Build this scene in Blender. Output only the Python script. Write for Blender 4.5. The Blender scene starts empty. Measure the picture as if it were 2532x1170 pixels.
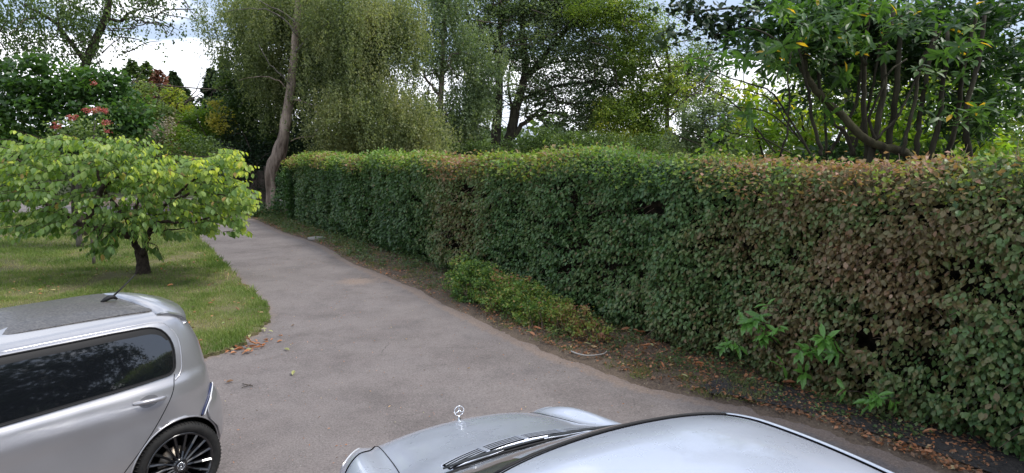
import bpy, bmesh, math, random
import numpy as np
from mathutils import Vector, Matrix
from mathutils.geometry import delaunay_2d_cdt

random.seed(4); rng = np.random.default_rng(4)
R = math.radians
sc = bpy.context.scene
col = sc.collection

# ------------------------------------------------------------------ camera
EYE = 2.5; PITCH = math.atan(205 / 1560)
cam = bpy.data.cameras.new('camera'); camo = bpy.data.objects.new('camera', cam); col.objects.link(camo)
cam.sensor_width = 36; cam.lens = 1560 / 2532 * 36; cam.clip_start = .05; cam.clip_end = 1500
camo.location = (0, 0, EYE); camo.rotation_euler = (math.pi / 2 - PITCH, 0, 0)
sc.camera = camo

# ------------------------------------------------------------------ sky and sun
SUN_EL, SUN_AZ = R(54), R(100)          # azimuth measured clockwise from +Y
wd = bpy.data.worlds.new('World'); sc.world = wd; wd.use_nodes = True
nt = wd.node_tree; N = nt.nodes; L = nt.links; N.clear()
out = N.new('ShaderNodeOutputWorld'); bg = N.new('ShaderNodeBackground'); bg.inputs[1].default_value = .12
sky = N.new('ShaderNodeTexSky'); sky.sky_type = 'NISHITA'; sky.sun_disc = False
sky.sun_elevation = SUN_EL; sky.sun_rotation = SUN_AZ; sky.air_density = 1.2; sky.dust_density = 2.0
tc = N.new('ShaderNodeTexCoord'); mp = N.new('ShaderNodeMapping'); mp.inputs['Scale'].default_value = (1.0, 1.0, 4.2)
mp.inputs['Location'].default_value = (.35, .1, -.22)
no = N.new('ShaderNodeTexNoise'); no.inputs['Scale'].default_value = 1.7; no.inputs['Detail'].default_value = 7; no.inputs['Roughness'].default_value = .5
cr = N.new('ShaderNodeValToRGB'); cr.color_ramp.elements[0].position = .50; cr.color_ramp.elements[1].position = .56
n2 = N.new('ShaderNodeTexNoise'); n2.inputs['Scale'].default_value = 2.5; n2.inputs['Detail'].default_value = 5
c2 = N.new('ShaderNodeValToRGB'); c2.color_ramp.elements[0].position = .3; c2.color_ramp.elements[1].position = .7
c2.color_ramp.elements[0].color = (6.2, 6.6, 7.4, 1); c2.color_ramp.elements[1].color = (8.6, 8.6, 8.9, 1)
grey = N.new('ShaderNodeMixRGB'); grey.inputs[0].default_value = .8; grey.inputs[2].default_value = (2.7, 3.25, 4.4, 1)
mx = N.new('ShaderNodeMixRGB')
L.new(tc.outputs['Generated'], mp.inputs[0]); L.new(mp.outputs[0], no.inputs[0]); sz = N.new('ShaderNodeSeparateXYZ'); L.new(tc.outputs['Generated'], sz.inputs[0])
bk = N.new('ShaderNodeValToRGB'); e_ = bk.color_ramp.elements; e_[0].position = .08; e_[0].color = (.62,) * 3 + (1,); e_[1].position = .160; e_[1].color = (.33,) * 3 + (1,)
for p_, v_ in ((.125, .62), (.28, .40), (.45, .49), (1, .50)): e_.new(p_).color = (v_,) * 3 + (1,)
L.new(sz.outputs[2], bk.inputs[0])
ad = N.new('ShaderNodeMath'); ad.operation = 'ADD'; L.new(no.outputs[0], ad.inputs[0]); L.new(bk.outputs[0], ad.inputs[1]); sb = N.new('ShaderNodeMath'); sb.operation = 'SUBTRACT'; sb.inputs[1].default_value = .5; L.new(ad.outputs[0], sb.inputs[0]); L.new(sb.outputs[0], cr.inputs[0])
L.new(mp.outputs[0], n2.inputs[0]); L.new(n2.outputs[0], c2.inputs[0])
L.new(sky.outputs[0], grey.inputs[1]); L.new(grey.outputs[0], mx.inputs[1]); L.new(c2.outputs[0], mx.inputs[2]); L.new(cr.outputs[0], mx.inputs[0])
L.new(mx.outputs[0], bg.inputs[0]); L.new(bg.outputs[0], out.inputs[0])
sl = bpy.data.lights.new('sun', 'SUN'); sl.energy = 1.9; sl.angle = R(14); sl.color = (1, .96, .9)
so = bpy.data.objects.new('sun', sl); col.objects.link(so)
sd = Vector((math.sin(SUN_AZ) * math.cos(SUN_EL), math.cos(SUN_AZ) * math.cos(SUN_EL), math.sin(SUN_EL)))
so.rotation_euler = sd.to_track_quat('Z', 'Y').to_euler(); so.location = sd * 40
sc.view_settings.view_transform = 'Standard'; sc.view_settings.look = 'None'
sc.view_settings.exposure = 0.95; sc.view_settings.gamma = 1
sc.view_settings.use_curve_mapping = False
sc.cycles.max_bounces = 8; sc.cycles.diffuse_bounces = 4; sc.cycles.glossy_bounces = 3
sc.cycles.transmission_bounces = 4; sc.cycles.transparent_max_bounces = 8
sc.cycles.use_denoising = True; sc.cycles.denoising_input_passes = 'RGB_ALBEDO_NORMAL'; sc.cycles.denoising_prefilter = 'ACCURATE'

# ------------------------------------------------------------------ helpers
def at(px, py, Y):
    """world point on the sight line through photo point (px,py) at depth Y: how positions were surveyed"""
    x = px - 1266; y = 585 - py; c, s = math.cos(PITCH), math.sin(PITCH)
    t = Y / (1560 * c + y * s)
    return np.array((x * t, Y, EYE + (-1560 * s + y * c) * t))

def tag(o, label=None, cat=None, group=None, kind=None):
    if label: o['label'] = label
    if cat: o['category'] = cat
    if group: o['group'] = group
    if kind: o['kind'] = kind
    return o

def empty(name, loc=(0, 0, 0), rz=0):
    o = bpy.data.objects.new(name, None); col.objects.link(o); o.location = loc; o.rotation_euler = (0, 0, rz)
    o.empty_display_size = .2
    return o

def mesh_obj(name, V, F, mat, parent=None, smooth=True, tint=None):
    """V (n,3); F = int array (m,k) or list of lists. parent: coordinates are then local to the parent's frame"""
    me = bpy.data.meshes.new(name)
    V = np.asarray(V, dtype=np.float32)
    if isinstance(F, np.ndarray):
        k = F.shape[1]; m = F.shape[0]
        me.vertices.add(len(V)); me.vertices.foreach_set('co', V.ravel())
        me.loops.add(m * k); me.loops.foreach_set('vertex_index', F.astype(np.int32).ravel())
        me.polygons.add(m); me.polygons.foreach_set('loop_start', np.arange(0, m * k, k, dtype=np.int32))
        me.update(calc_edges=True)
    else:
        me.from_pydata([tuple(map(float, v)) for v in V], [], [list(map(int, f)) for f in F]); me.update()
    if smooth: me.polygons.foreach_set('use_smooth', np.ones(len(me.polygons), dtype=bool))
    if tint is not None:
        a = me.attributes.new('tint', 'FLOAT', 'POINT'); a.data.foreach_set('value', np.asarray(tint, dtype=np.float32))
    if mat: me.materials.append(mat)
    o = bpy.data.objects.new(name, me); col.objects.link(o)
    if parent is not None: o.parent = parent
    return o

def nrm(a):
    return a / np.maximum(np.linalg.norm(a, axis=-1, keepdims=True), 1e-9)

def smoothnoise(P, scale, seed=0):
    """cheap value noise in 0..1, P (n,2 or 3)"""
    P = np.asarray(P, float) / scale
    if P.shape[1] == 2: P = np.c_[P, np.zeros(len(P))]
    i = np.floor(P).astype(np.int64); f = P - i; f = f * f * (3 - 2 * f)
    def h(a, b, c):
        n = (a * 73856093) ^ (b * 19349663) ^ (c * 83492791) ^ (seed * 2654435)
        n = (n ^ (n >> 13)) * 1274126177 & 0x7fffffff
        n = (n ^ (n >> 16)) & 0xffff
        return n / 65535.0
    r = 0
    for dx in (0, 1):
        for dy in (0, 1):
            for dz in (0, 1):
                w = (f[:, 0] if dx else 1 - f[:, 0]) * (f[:, 1] if dy else 1 - f[:, 1]) * (f[:, 2] if dz else 1 - f[:, 2])
                r = r + w * h(i[:, 0] + dx, i[:, 1] + dy, i[:, 2] + dz)
    return r

class MB:
    """collects simple solids, then links them as one mesh"""
    def __init__(s): s.V = []; s.F = []
    def add(s, V, F):
        b = len(s.V); s.V += [tuple(v) for v in V]; s.F += [[i + b for i in f] for f in F]
    def box(s, c, d, rz=0):
        x, y, z = [v / 2 for v in d]; ca, sa = math.cos(rz), math.sin(rz)
        V = []
        for i in (-x, x):
            for j in (-y, y):
                for k in (-z, z): V.append((c[0] + i * ca - j * sa, c[1] + i * sa + j * ca, c[2] + k))
        s.add(V, [(0, 1, 3, 2), (4, 6, 7, 5), (0, 4, 5, 1), (2, 3, 7, 6), (0, 2, 6, 4), (1, 5, 7, 3)])
    def tube(s, pts, rad, n=8, wob=0.0, cap=True, closed=False, flat=1.0, up=None):
        pts = [np.array(p, float) for p in pts]; m = len(pts)
        if np.isscalar(rad): rad = [rad] * m
        b = len(s.V); prev = None
        for i, p in enumerate(pts):
            a = pts[(i - 1) % m] if (i > 0 or closed) else p; c = pts[(i + 1) % m] if (i < m - 1 or closed) else p
            t = nrm(c - a)
            if prev is None:
                u = np.cross(t, (0, 0, 1) if abs(t[2]) < .9 else (1, 0, 0)) if up is None else np.array(up, float)
            else: u = prev
            u = nrm(u - t * np.dot(u, t)); prev = u; w = np.cross(t, u)
            for k in range(n):
                a_ = 2 * math.pi * k / n
                r = rad[i] * (1 + (random.random() - .5) * wob)
                s.V.append(tuple(p + u * math.cos(a_) * r + w * math.sin(a_) * r * flat))
        for i in range(m if closed else m - 1):
            j = (i + 1) % m
            for k in range(n):
                s.F.append([b + i * n + k, b + i * n + (k + 1) % n, b + j * n + (k + 1) % n, b + j * n + k])
        if cap and not closed:
            s.F.append([b + k for k in range(n)][::-1]); s.F.append([b + (m - 1) * n + k for k in range(n)])
    def build(s, name, mat, parent=None, smooth=True):
        return mesh_obj(name, np.array(s.V), s.F, mat, parent, smooth)

def spline(pts, k=6):
    """Catmull-Rom through points"""
    P = np.array(pts, float); Q = np.vstack([2 * P[0] - P[1], P, 2 * P[-1] - P[-2]]); o = []
    for i in range(1, len(Q) - 2):
        for t in np.arange(k) / k:
            a, b, c, d = Q[i - 1], Q[i], Q[i + 1], Q[i + 2]
            o.append(.5 * (2 * b + (c - a) * t + (2 * a - 5 * b + 4 * c - d) * t * t + (3 * b - a - 3 * c + d) * t ** 3))
    o.append(P[-1]); return np.array(o)

# ---- leaves
TPL = {
 'rhomb': (np.array([(0, 0, 0), (.5, -.32, .07), (1, 0, -.05), (.5, .32, .07)]), [(0, 1, 2), (0, 2, 3)]),
 'oval': (np.array([(0, 0, 0), (.42, -.33, .07), (1, 0, -.1), (.42, .33, .07), (.5, 0, -.01)]), [(0, 1, 4), (1, 2, 4), (2, 3, 4), (3, 0, 4)]),
 'fine': (np.array([(0, 0, 0), (.22, -.24, .05), (.6, -.3, .06), (1, 0, -.14), (.6, .3, .06), (.22, .24, .05), (.3, 0, 0), (.68, 0, -.03)]),
          [(0, 1, 6), (1, 2, 7), (1, 7, 6), (2, 3, 7), (3, 4, 7), (4, 6, 7), (4, 5, 6), (5, 0, 6)]),
 'long': (np.array([(0, 0, 0), (.25, -.12, .03), (.62, -.155, .03), (1, 0, -.12), (.62, .155, .03), (.25, .12, .03), (.3, 0, 0), (.66, 0, -.02)]),
          [(0, 1, 6), (1, 2, 7), (1, 7, 6), (2, 3, 7), (3, 4, 7), (4, 6, 7), (4, 5, 6), (5, 0, 6)]),
 'curl': (np.array([(0, 0, 0), (.25, -.15, .16), (.62, -.16, .2), (1, 0, .14), (.62, .16, .2), (.25, .15, .1), (.3, 0, 0), (.66, 0, .02)]),
          [(0, 1, 6), (1, 2, 7), (1, 7, 6), (2, 3, 7), (3, 4, 7), (4, 6, 7), (4, 5, 6), (5, 0, 6)]),
 'blade': (np.array([(0, -.06, 0), (0, .06, 0), (1, 0, .18)]), [(0, 1, 2)]),
}
def frame(D, Nn):
    D = nrm(D); B = nrm(np.cross(Nn, D)); return D, B, np.cross(D, B)
def leaves(name, P, D, Nn, S, tint, tpl, mat, parent=None, stuff=True):
    T, F = TPL[tpl]; D, B, Nn = frame(D, Nn); n = len(P); S = np.asarray(S).reshape(-1, 1, 1)
    V = P[:, None] + S * (T[None, :, 0:1] * D[:, None] + T[None, :, 1:2] * B[:, None] + T[None, :, 2:3] * Nn[:, None])
    Fa = (np.array(F)[None] + (np.arange(n) * len(T))[:, None, None]).reshape(-1, 3)
    o = mesh_obj(name, V.reshape(-1, 3), Fa, mat, parent, smooth=False, tint=np.repeat(tint, len(T)))
    if stuff: o['kind'] = 'stuff'
    return o
_lm = {}
def leaf_objects(name, P, D, Nn, S, tint, tpl, mat, parent, steps=10):
    """single leaves as parts; alike leaves share mesh data (one mesh per shade)"""
    D, B, Nn = frame(D, Nn)
    for i in range(len(P)):
        q = int(np.clip(tint[i], 0, .999) * steps); key = (tpl, mat.name, q)
        if key not in _lm:
            T, F = TPL[tpl]; me = bpy.data.meshes.new(name); me.from_pydata([tuple(t) for t in T], [], F)
            a = me.attributes.new('tint', 'FLOAT', 'POINT'); a.data.foreach_set('value', np.full(len(T), (q + .5) / steps, dtype=np.float32))
            me.materials.append(mat); _lm[key] = me
        o = bpy.data.objects.new(name, _lm[key]); col.objects.link(o)
        M = Matrix(((D[i][0], B[i][0], Nn[i][0], 0), (D[i][1], B[i][1], Nn[i][1], 0), (D[i][2], B[i][2], Nn[i][2], 0), (0, 0, 0, 1)))
        s = float(S[i]); M = Matrix.Translation(Vector(P[i])) @ M @ Matrix.Diagonal((s, s, s, 1))
        o.parent = parent; o.matrix_basis = M if parent is None else parent.matrix_basis.inverted() @ M
        yield o
def mat_basis(o):   # fills matrix_basis of an empty from its location / rotation (no depsgraph needed)
    o.matrix_basis = Matrix.Translation(o.location) @ o.rotation_euler.to_matrix().to_4x4(); return o
def world_part(name, Vw, F, mat, parent, **k):
    M = parent.matrix_basis.inverted(); V = np.asarray(Vw) @ np.array(M.to_3x3()).T + np.array(M.translation)
    return mesh_obj(name, V, F, mat, parent, **k)

# ---- materials
def newmat(name):
    m = bpy.data.materials.new(name); m.use_nodes = True; t = m.node_tree
    return m, t.nodes, t.links, t.nodes['Principled BSDF']
def plain(name, c, rough=.6, metal=0, spec=.5, coat=0, bump=None, noise=None):
    m, n, l, b = newmat(name)
    b.inputs['Base Color'].default_value = (*c, 1); b.inputs['Roughness'].default_value = rough; b.inputs['Metallic'].default_value = metal
    b.inputs['Specular IOR Level'].default_value = spec; b.inputs['Coat Weight'].default_value = coat; b.inputs['Coat Roughness'].default_value = .05
    t = n.new('ShaderNodeTexCoord')
    if noise:
        sc_, c2_, = noise[0], noise[1]
        x = n.new('ShaderNodeTexNoise'); x.inputs['Scale'].default_value = sc_; x.inputs['Detail'].default_value = 6
        r = n.new('ShaderNodeValToRGB'); r.color_ramp.elements[0].position = .35; r.color_ramp.elements[1].position = .65
        r.color_ramp.elements[0].color = (*c, 1); r.color_ramp.elements[1].color = (*c2_, 1)
        l.new(t.outputs['Object'], x.inputs[0]); l.new(x.outputs[0], r.inputs[0]); l.new(r.outputs[0], b.inputs['Base Color'])
    if bump:
        x = n.new('ShaderNodeTexNoise'); x.inputs['Scale'].default_value = bump[0]; x.inputs['Detail'].default_value = 6
        k = n.new('ShaderNodeBump'); k.inputs['Strength'].default_value = bump[1]; k.inputs['Distance'].default_value = bump[2]
        l.new(t.outputs['Object'], x.inputs[0]); l.new(x.outputs[0], k.inputs['Height']); l.new(k.outputs[0], b.inputs['Normal'])
    return m
def leafmat(name, stops, trans=.3, rough=.45, spec=.35, tcol=1.6):
    m, n, l, b = newmat(name); o = n['Material Output']
    a = n.new('ShaderNodeAttribute'); a.attribute_name = 'tint'
    r = n.new('ShaderNodeValToRGB'); e = r.color_ramp.elements
    while len(e) < len(stops): e.new(.5)
    for i, (p, c) in enumerate(stops): e[i].position = p; e[i].color = (*c, 1)
    l.new(a.outputs['Fac'], r.inputs[0]); l.new(r.outputs[0], b.inputs['Base Color'])
    b.inputs['Roughness'].default_value = rough; b.inputs['Specular IOR Level'].default_value = spec
    t = n.new('ShaderNodeBsdfTranslucent'); g = n.new('ShaderNodeMixRGB'); g.blend_type = 'MULTIPLY'; g.inputs[0].default_value = 1
    g.inputs[2].default_value = (tcol * 1.15, tcol * 1.2, tcol * .5, 1); l.new(r.outputs[0], g.inputs[1]); l.new(g.outputs[0], t.inputs[0])
    x = n.new('ShaderNodeMixShader'); x.inputs[0].default_value = trans
    l.new(b.outputs[0], x.inputs[1]); l.new(t.outputs[0], x.inputs[2]); l.new(x.outputs[0], o.inputs[0])
    return m
def barkmat(name, c1, c2, sc_=6, stretch=.25, bump=.6):
    m, n, l, b = newmat(name); t = n.new('ShaderNodeTexCoord'); p = n.new('ShaderNodeMapping'); p.inputs['Scale'].default_value = (1, 1, stretch)
    x = n.new('ShaderNodeTexNoise'); x.inputs['Scale'].default_value = sc_; x.inputs['Detail'].default_value = 8; x.inputs['Roughness'].default_value = .65
    r = n.new('ShaderNodeValToRGB'); r.color_ramp.elements[0].position = .38; r.color_ramp.elements[1].position = .62
    r.color_ramp.elements[0].color = (*c1, 1); r.color_ramp.elements[1].color = (*c2, 1)
    k = n.new('ShaderNodeBump'); k.inputs['Strength'].default_value = bump; k.inputs['Distance'].default_value = .05
    l.new(t.outputs['Object'], p.inputs[0]); l.new(p.outputs[0], x.inputs[0]); l.new(x.outputs[0], r.inputs[0]); l.new(r.outputs[0], b.inputs['Base Color'])
    l.new(x.outputs[0], k.inputs['Height']); l.new(k.outputs[0], b.inputs['Normal']); b.inputs['Roughness'].default_value = .85
    b.inputs['Specular IOR Level'].default_value = .2
    return m

M = {}
M['bark_birch'] = barkmat('birch bark', (.09, .065, .05), (.36, .285, .23), 4, .22, 1.0)
M['bark_grey'] = barkmat('grey bark', (.07, .062, .052), (.16, .145, .125), 6)
M['bark_dark'] = barkmat('dark mossy bark', (.022, .018, .013), (.06, .055, .035), 7)
M['bark_moss'] = barkmat('mossy bark', (.03, .026, .016), (.075, .07, .035), 6)
M['bark_cherry'] = barkmat('cherry bark', (.025, .018, .015), (.075, .055, .045), 18, .8)
M['twig'] = plain('dry twig', (.14, .09, .065), .8, noise=(8, (.26, .19, .14)))
M['twig_dark'] = plain('dark twig', (.03, .024, .018), .85, noise=(6, (.075, .055, .04)))
M['core'] = plain('dark hedge core', (.008, .008, .006), .95, spec=.05, noise=(9, (.03, .024, .016)), bump=(14, 1, .08))  # near black: the shade inside the hedge is put into this colour
M['hedge'] = leafmat('hedge leaf', [(0, (.032, .078, .024)), (.22, (.065, .135, .040)), (.40, (.115, .175, .058)), (.56, (.155, .145, .06)), (.74, (.155, .10, .05)), (.88, (.26, .125, .065)), (.95, (.40, .27, .18))], .2, .42, .4)
M['hedge_top'] = leafmat('hedge top leaf', [(0, (.08, .16, .04)), (.3, (.15, .25, .05)), (.5, (.25, .32, .07)), (.66, (.24, .19, .09)), (.8, (.25, .135, .08)), (1, (.38, .22, .16))], .28, .5, .3)  # greens lighter than the face leaf: sunlight on the top put into colour
M['birch'] = leafmat('birch leaf', [(0, (.06, .085, .035)), (.35, (.13, .165, .075)), (.6, (.205, .235, .115)), (1, (.29, .285, .15))], .46, .5, .3)
M['mid'] = leafmat('broad green leaf', [(0, (.035, .065, .022)), (.45, (.10, .155, .045)), (.75, (.16, .22, .06)), (1, (.25, .27, .07))], .33)
M['greytree'] = leafmat('grey green leaf', [(0, (.06, .095, .05)), (.4, (.12, .17, .09)), (.75, (.19, .24, .13)), (1, (.26, .28, .16))], .45)
M['dark'] = leafmat('dark green leaf', [(0, (.012, .028, .014)), (.5, (.024, .05, .02)), (1, (.05, .085, .03))], .15, .45, .4)
M['ygreen'] = leafmat('yellow green leaf', [(0, (.07, .12, .025)), (.5, (.15, .215, .045)), (.8, (.26, .30, .05)), (1, (.40, .36, .07))], .45)
M['lime'] = leafmat('lime leaf', [(0, (.08, .15, .02)), (.5, (.15, .24, .03)), (1, (.30, .33, .05))], .4)
M['yellow'] = leafmat('yellow leaf', [(0, (.2, .2, .03)), (.5, (.38, .33, .06)), (1, (.5, .45, .12))], .35)
M['rust'] = leafmat('rusty needle', [(0, (.08, .035, .02)), (.5, (.17, .07, .045)), (1, (.25, .12, .08))], .15)
M['pink'] = leafmat('pink flower', [(0, (.25, .06, .06)), (.5, (.42, .10, .10)), (1, (.55, .2, .18))], .2)
M['plume'] = leafmat('pale plume', [(0, (.18, .15, .11)), (.5, (.28, .24, .18)), (1, (.36, .32, .25))], .2)
M['cherry'] = leafmat('cherry leaf', [(0, (.08, .15, .04)), (.3, (.15, .24, .07)), (.55, (.24, .33, .09)), (.75, (.38, .45, .07)), (.93, (.52, .56, .07)), (1, (.34, .2, .11))], .42, .45, .35)
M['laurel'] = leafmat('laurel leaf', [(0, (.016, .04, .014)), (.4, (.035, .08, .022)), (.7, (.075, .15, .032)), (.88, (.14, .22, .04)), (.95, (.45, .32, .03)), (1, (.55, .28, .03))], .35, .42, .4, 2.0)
M['laurel_lit'] = leafmat('backlit laurel leaf', [(0, (.07, .14, .02)), (.5, (.14, .23, .03)), (.85, (.28, .3, .03)), (1, (.5, .33, .03))], .5, .35, .5, 2.0)  # laurel leaf as lit from behind, the light put into its colour
M['sprig'] = leafmat('glossy laurel leaf', [(0, (.08, .19, .04)), (1, (.15, .32, .06))], .3, .3, .5)
M['shrub'] = leafmat('small shrub leaf', [(0, (.06, .12, .035)), (.35, (.13, .23, .05)), (.65, (.24, .30, .07)), (.9, (.32, .27, .09)), (1, (.3, .14, .08))], .3)
M['weed'] = leafmat('weed leaf', [(0, (.05, .10, .035)), (.6, (.10, .15, .05)), (1, (.22, .22, .10))], .25)
M['litter'] = leafmat('dead leaf', [(0, (.13, .09, .06)), (.35, (.26, .13, .07)), (.6, (.42, .17, .075)), (.8, (.50, .26, .15)), (.9, (.45, .38, .2)), (1, (.22, .30, .10))], .1, .6, .3)
M['grass'] = leafmat('grass blade', [(0, (.07, .12, .025)), (.4, (.13, .195, .045)), (.65, (.22, .26, .085)), (1, (.36, .30, .17))], .3, .5, .3)
M['dead_grass'] = leafmat('dry grass blade', [(0, (.10, .14, .04)), (.5, (.18, .19, .08)), (1, (.32, .25, .14))], .25, .6, .2)

# ------------------------------------------------------------------ ground
LAWN = [(-3.80, 7.5), (-3.68, 7.75), (-3.6, 8.25), (-3.62, 8.75), (-3.67, 9.12), (-3.88, 9.8), (-4.26, 10.54), (-5.01, 11.69), (-6.36, 13.84), (-7.6, 15.8), (-8.78, 17.7), (-10.16, 20.02), (-12.2, 22.6), (-15.5, 24.6), (-22, 26.5), (-34, 28.5)]
LAWN_NEAR = [(-34, 5.0), (-14, 5.6), (-9, 6.0), (-6, 6.6), (-4.5, 7.1)]
VERGE = [(-34, 34), (-22, 31), (-15.5, 28.8), (-12.5, 27), (-10.18, 24.47), (-7.32, 20.02), (-5.57, 17.7), (-3.54, 14.1), (-2.06, 11.88), (-1.12, 10.25), (-.39, 9.01), (.18, 8.11), (.57, 7.53), (.88, 7.23), (1.27, 6.69), (1.64, 6.4), (2.17, 6.07), (2.46, 5.78), (2.8, 5.51), (2.98, 5.22), (3.18, 4.95), (3.42, 4.6), (4.6, 2.9), (6.4, .2)]
def jag(pts, k, amp, seed):
    S = spline(pts, k); r = np.random.default_rng(seed); n = len(S)
    off = np.convolve(r.normal(0, 1, n + 4), np.ones(5) / 5, 'valid') * amp + r.normal(0, amp * .25, n)
    t = nrm(np.gradient(S, axis=0)); return S + np.c_[-t[:, 1], t[:, 0]] * off[:, None]
lawn_edge = jag(LAWN, 14, .09, 1); verge_edge = jag(VERGE, 14, .035, 2)

def noise_ramp(n, l, vec, scale, p0, p1, detail=6, rough=.5, mapping=None):
    x = n.new('ShaderNodeTexNoise'); x.inputs['Scale'].default_value = scale; x.inputs['Detail'].default_value = detail; x.inputs['Roughness'].default_value = rough
    l.new(vec, x.inputs[0]); r = n.new('ShaderNodeMapRange'); r.inputs[1].default_value = p0; r.inputs[2].default_value = p1
    l.new(x.outputs[0], r.inputs[0]); return r.outputs[0], x
def mixc(n, l, fac, a, b, mode='MIX'):
    x = n.new('ShaderNodeMixRGB'); x.blend_type = mode
    for s, v in ((1, a), (2, b)):
        if isinstance(v, tuple): x.inputs[s].default_value = (*v, 1)
        else: l.new(v, x.inputs[s])
    if isinstance(fac, (int, float)): x.inputs[0].default_value = fac
    else: l.new(fac, x.inputs[0])
    return x.outputs[0]
def mathn(n, l, op, a, b):
    x = n.new('ShaderNodeMath'); x.operation = op
    for s, v in ((0, a), (1, b)):
        if isinstance(v, (int, float)): x.inputs[s].default_value = v
        else: l.new(v, x.inputs[s])
    return x.outputs[0]

def tarmac():
    m, n, l, b = newmat('tarmac'); v = n.new('ShaderNodeTexCoord').outputs['Object']
    big, _ = noise_ramp(n, l, v, .55, .35, .65, 4)
    mid, _ = noise_ramp(n, l, v, 2.6, .35, .68, 5)
    c = mixc(n, l, big, (.108, .094, .089), (.150, .132, .126))
    c = mixc(n, l, mathn(n, l, 'MULTIPLY', mid, .4), c, (.18, .153, .147))
    st, _ = noise_ramp(n, l, v, 1.1, .52, .70, 8, .7); c = mixc(n, l, mathn(n, l, 'MULTIPLY', st, .75), c, (.095, .085, .084))
    lt, _ = noise_ramp(n, l, v, .9, .60, .42, 7, .75); c = mixc(n, l, mathn(n, l, 'MULTIPLY', lt, .42), c, (.22, .195, .185))
    wv = n.new('ShaderNodeTexVoronoi'); wv.feature = 'DISTANCE_TO_EDGE'; wv.inputs['Scale'].default_value = .75
    wn = n.new('ShaderNodeTexNoise'); wn.inputs['Scale'].default_value = 3; wn.inputs['Detail'].default_value = 6; l.new(v, wn.inputs[0])
    l.new(mixc(n, l, .16, v, wn.outputs['Color']), wv.inputs[0])
    ck = n.new('ShaderNodeMapRange'); ck.inputs[1].default_value = .006; ck.inputs[2].default_value = .0; l.new(wv.outputs['Distance'], ck.inputs[0])
    cm, _ = noise_ramp(n, l, v, .7, .55, .62, 3); c = mixc(n, l, mathn(n, l, 'MULTIPLY', mathn(n, l, 'MULTIPLY', ck.outputs[0], cm), .6), c, (.05, .045, .043))
    # dust near the edges
    a = n.new('ShaderNodeAttribute'); a.attribute_name = 'tint'
    en, _ = noise_ramp(n, l, v, 11, .3, .7, 8, .7)
    d = mathn(n, l, 'SUBTRACT', a.outputs['Fac'], mathn(n, l, 'MULTIPLY', en, .5))
    d2 = n.new('ShaderNodeMapRange'); l.new(d, d2.inputs[0]); d2.inputs[1].default_value = .05; d2.inputs[2].default_value = .35
    c = mixc(n, l, mathn(n, l, 'MULTIPLY', d2.outputs[0], .85), c, (.205, .158, .13))
    gr, gx = noise_ramp(n, l, v, 60, .3, .7, 4, .85)
    c = mixc(n, l, .85, c, mixc(n, l, gr, (.45, .45, .45), (1.6, 1.6, 1.6)), 'MULTIPLY')
    # pale and dark chippings
    vo = n.new('ShaderNodeTexVoronoi'); vo.inputs['Scale'].default_value = 38; l.new(v, vo.inputs[0])
    sp = n.new('ShaderNodeMapRange'); sp.inputs[1].default_value = .16; sp.inputs[2].default_value = .10; l.new(vo.outputs['Distance'], sp.inputs[0])
    pk = n.new('ShaderNodeMapRange'); pk.inputs[1].default_value = .90; pk.inputs[2].default_value = .93
    se = n.new('ShaderNodeSeparateColor'); l.new(vo.outputs['Color'], se.inputs[0]); l.new(se.outputs[0], pk.inputs[0])
    c = mixc(n, l, mathn(n, l, 'MULTIPLY', sp.outputs[0], pk.outputs[0]), c, (.42, .40, .36))
    l.new(c, b.inputs['Base Color']); b.inputs['Roughness'].default_value = .9; b.inputs['Specular IOR Level'].default_value = .3
    k = n.new('ShaderNodeBump'); k.inputs['Strength'].default_value = .55; k.inputs['Distance'].default_value = .006
    l.new(gx.outputs[0], k.inputs['Height']); l.new(k.outputs[0], b.inputs['Normal'])
    return m
def soil(name, c1, c2, c3):
    m, n, l, b = newmat(name); v = n.new('ShaderNodeTexCoord').outputs['Object']
    a, _ = noise_ramp(n, l, v, 2.2, .38, .62, 6); f, fx = noise_ramp(n, l, v, 42, .35, .65, 5, .7)
    c = mixc(n, l, a, c1, c2); c = mixc(n, l, mathn(n, l, 'MULTIPLY', f, .7), c, c3)
    l.new(c, b.inputs['Base Color']); b.inputs['Roughness'].default_value = .95; b.inputs['Specular IOR Level'].default_value = .15
    k = n.new('ShaderNodeBump'); k.inputs['Strength'].default_value = .9; k.inputs['Distance'].default_value = .02
    l.new(fx.outputs[0], k.inputs['Height']); l.new(k.outputs[0], b.inputs['Normal']); return m
M['tarmac'] = tarmac()
M['soil'] = soil('verge soil', (.065, .05, .042), (.13, .10, .075), (.22, .165, .12))
M['cinder'] = soil('black grit', (.022, .022, .024), (.045, .042, .042), (.10, .09, .08))
M['turf'] = soil('turf', (.07, .09, .03), (.13, .12, .055), (.20, .165, .10))
M['rough_ground'] = soil('rough ground', (.03, .045, .018), (.05, .07, .025), (.07, .06, .04))

g = mesh_obj('ground', [(-400, -60, -.03), (400, -60, -.03), (400, 700, -.03), (-400, 700, -.03)], [(0, 1, 2, 3)], M['rough_ground'])
tag(g, kind='structure')

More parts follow.
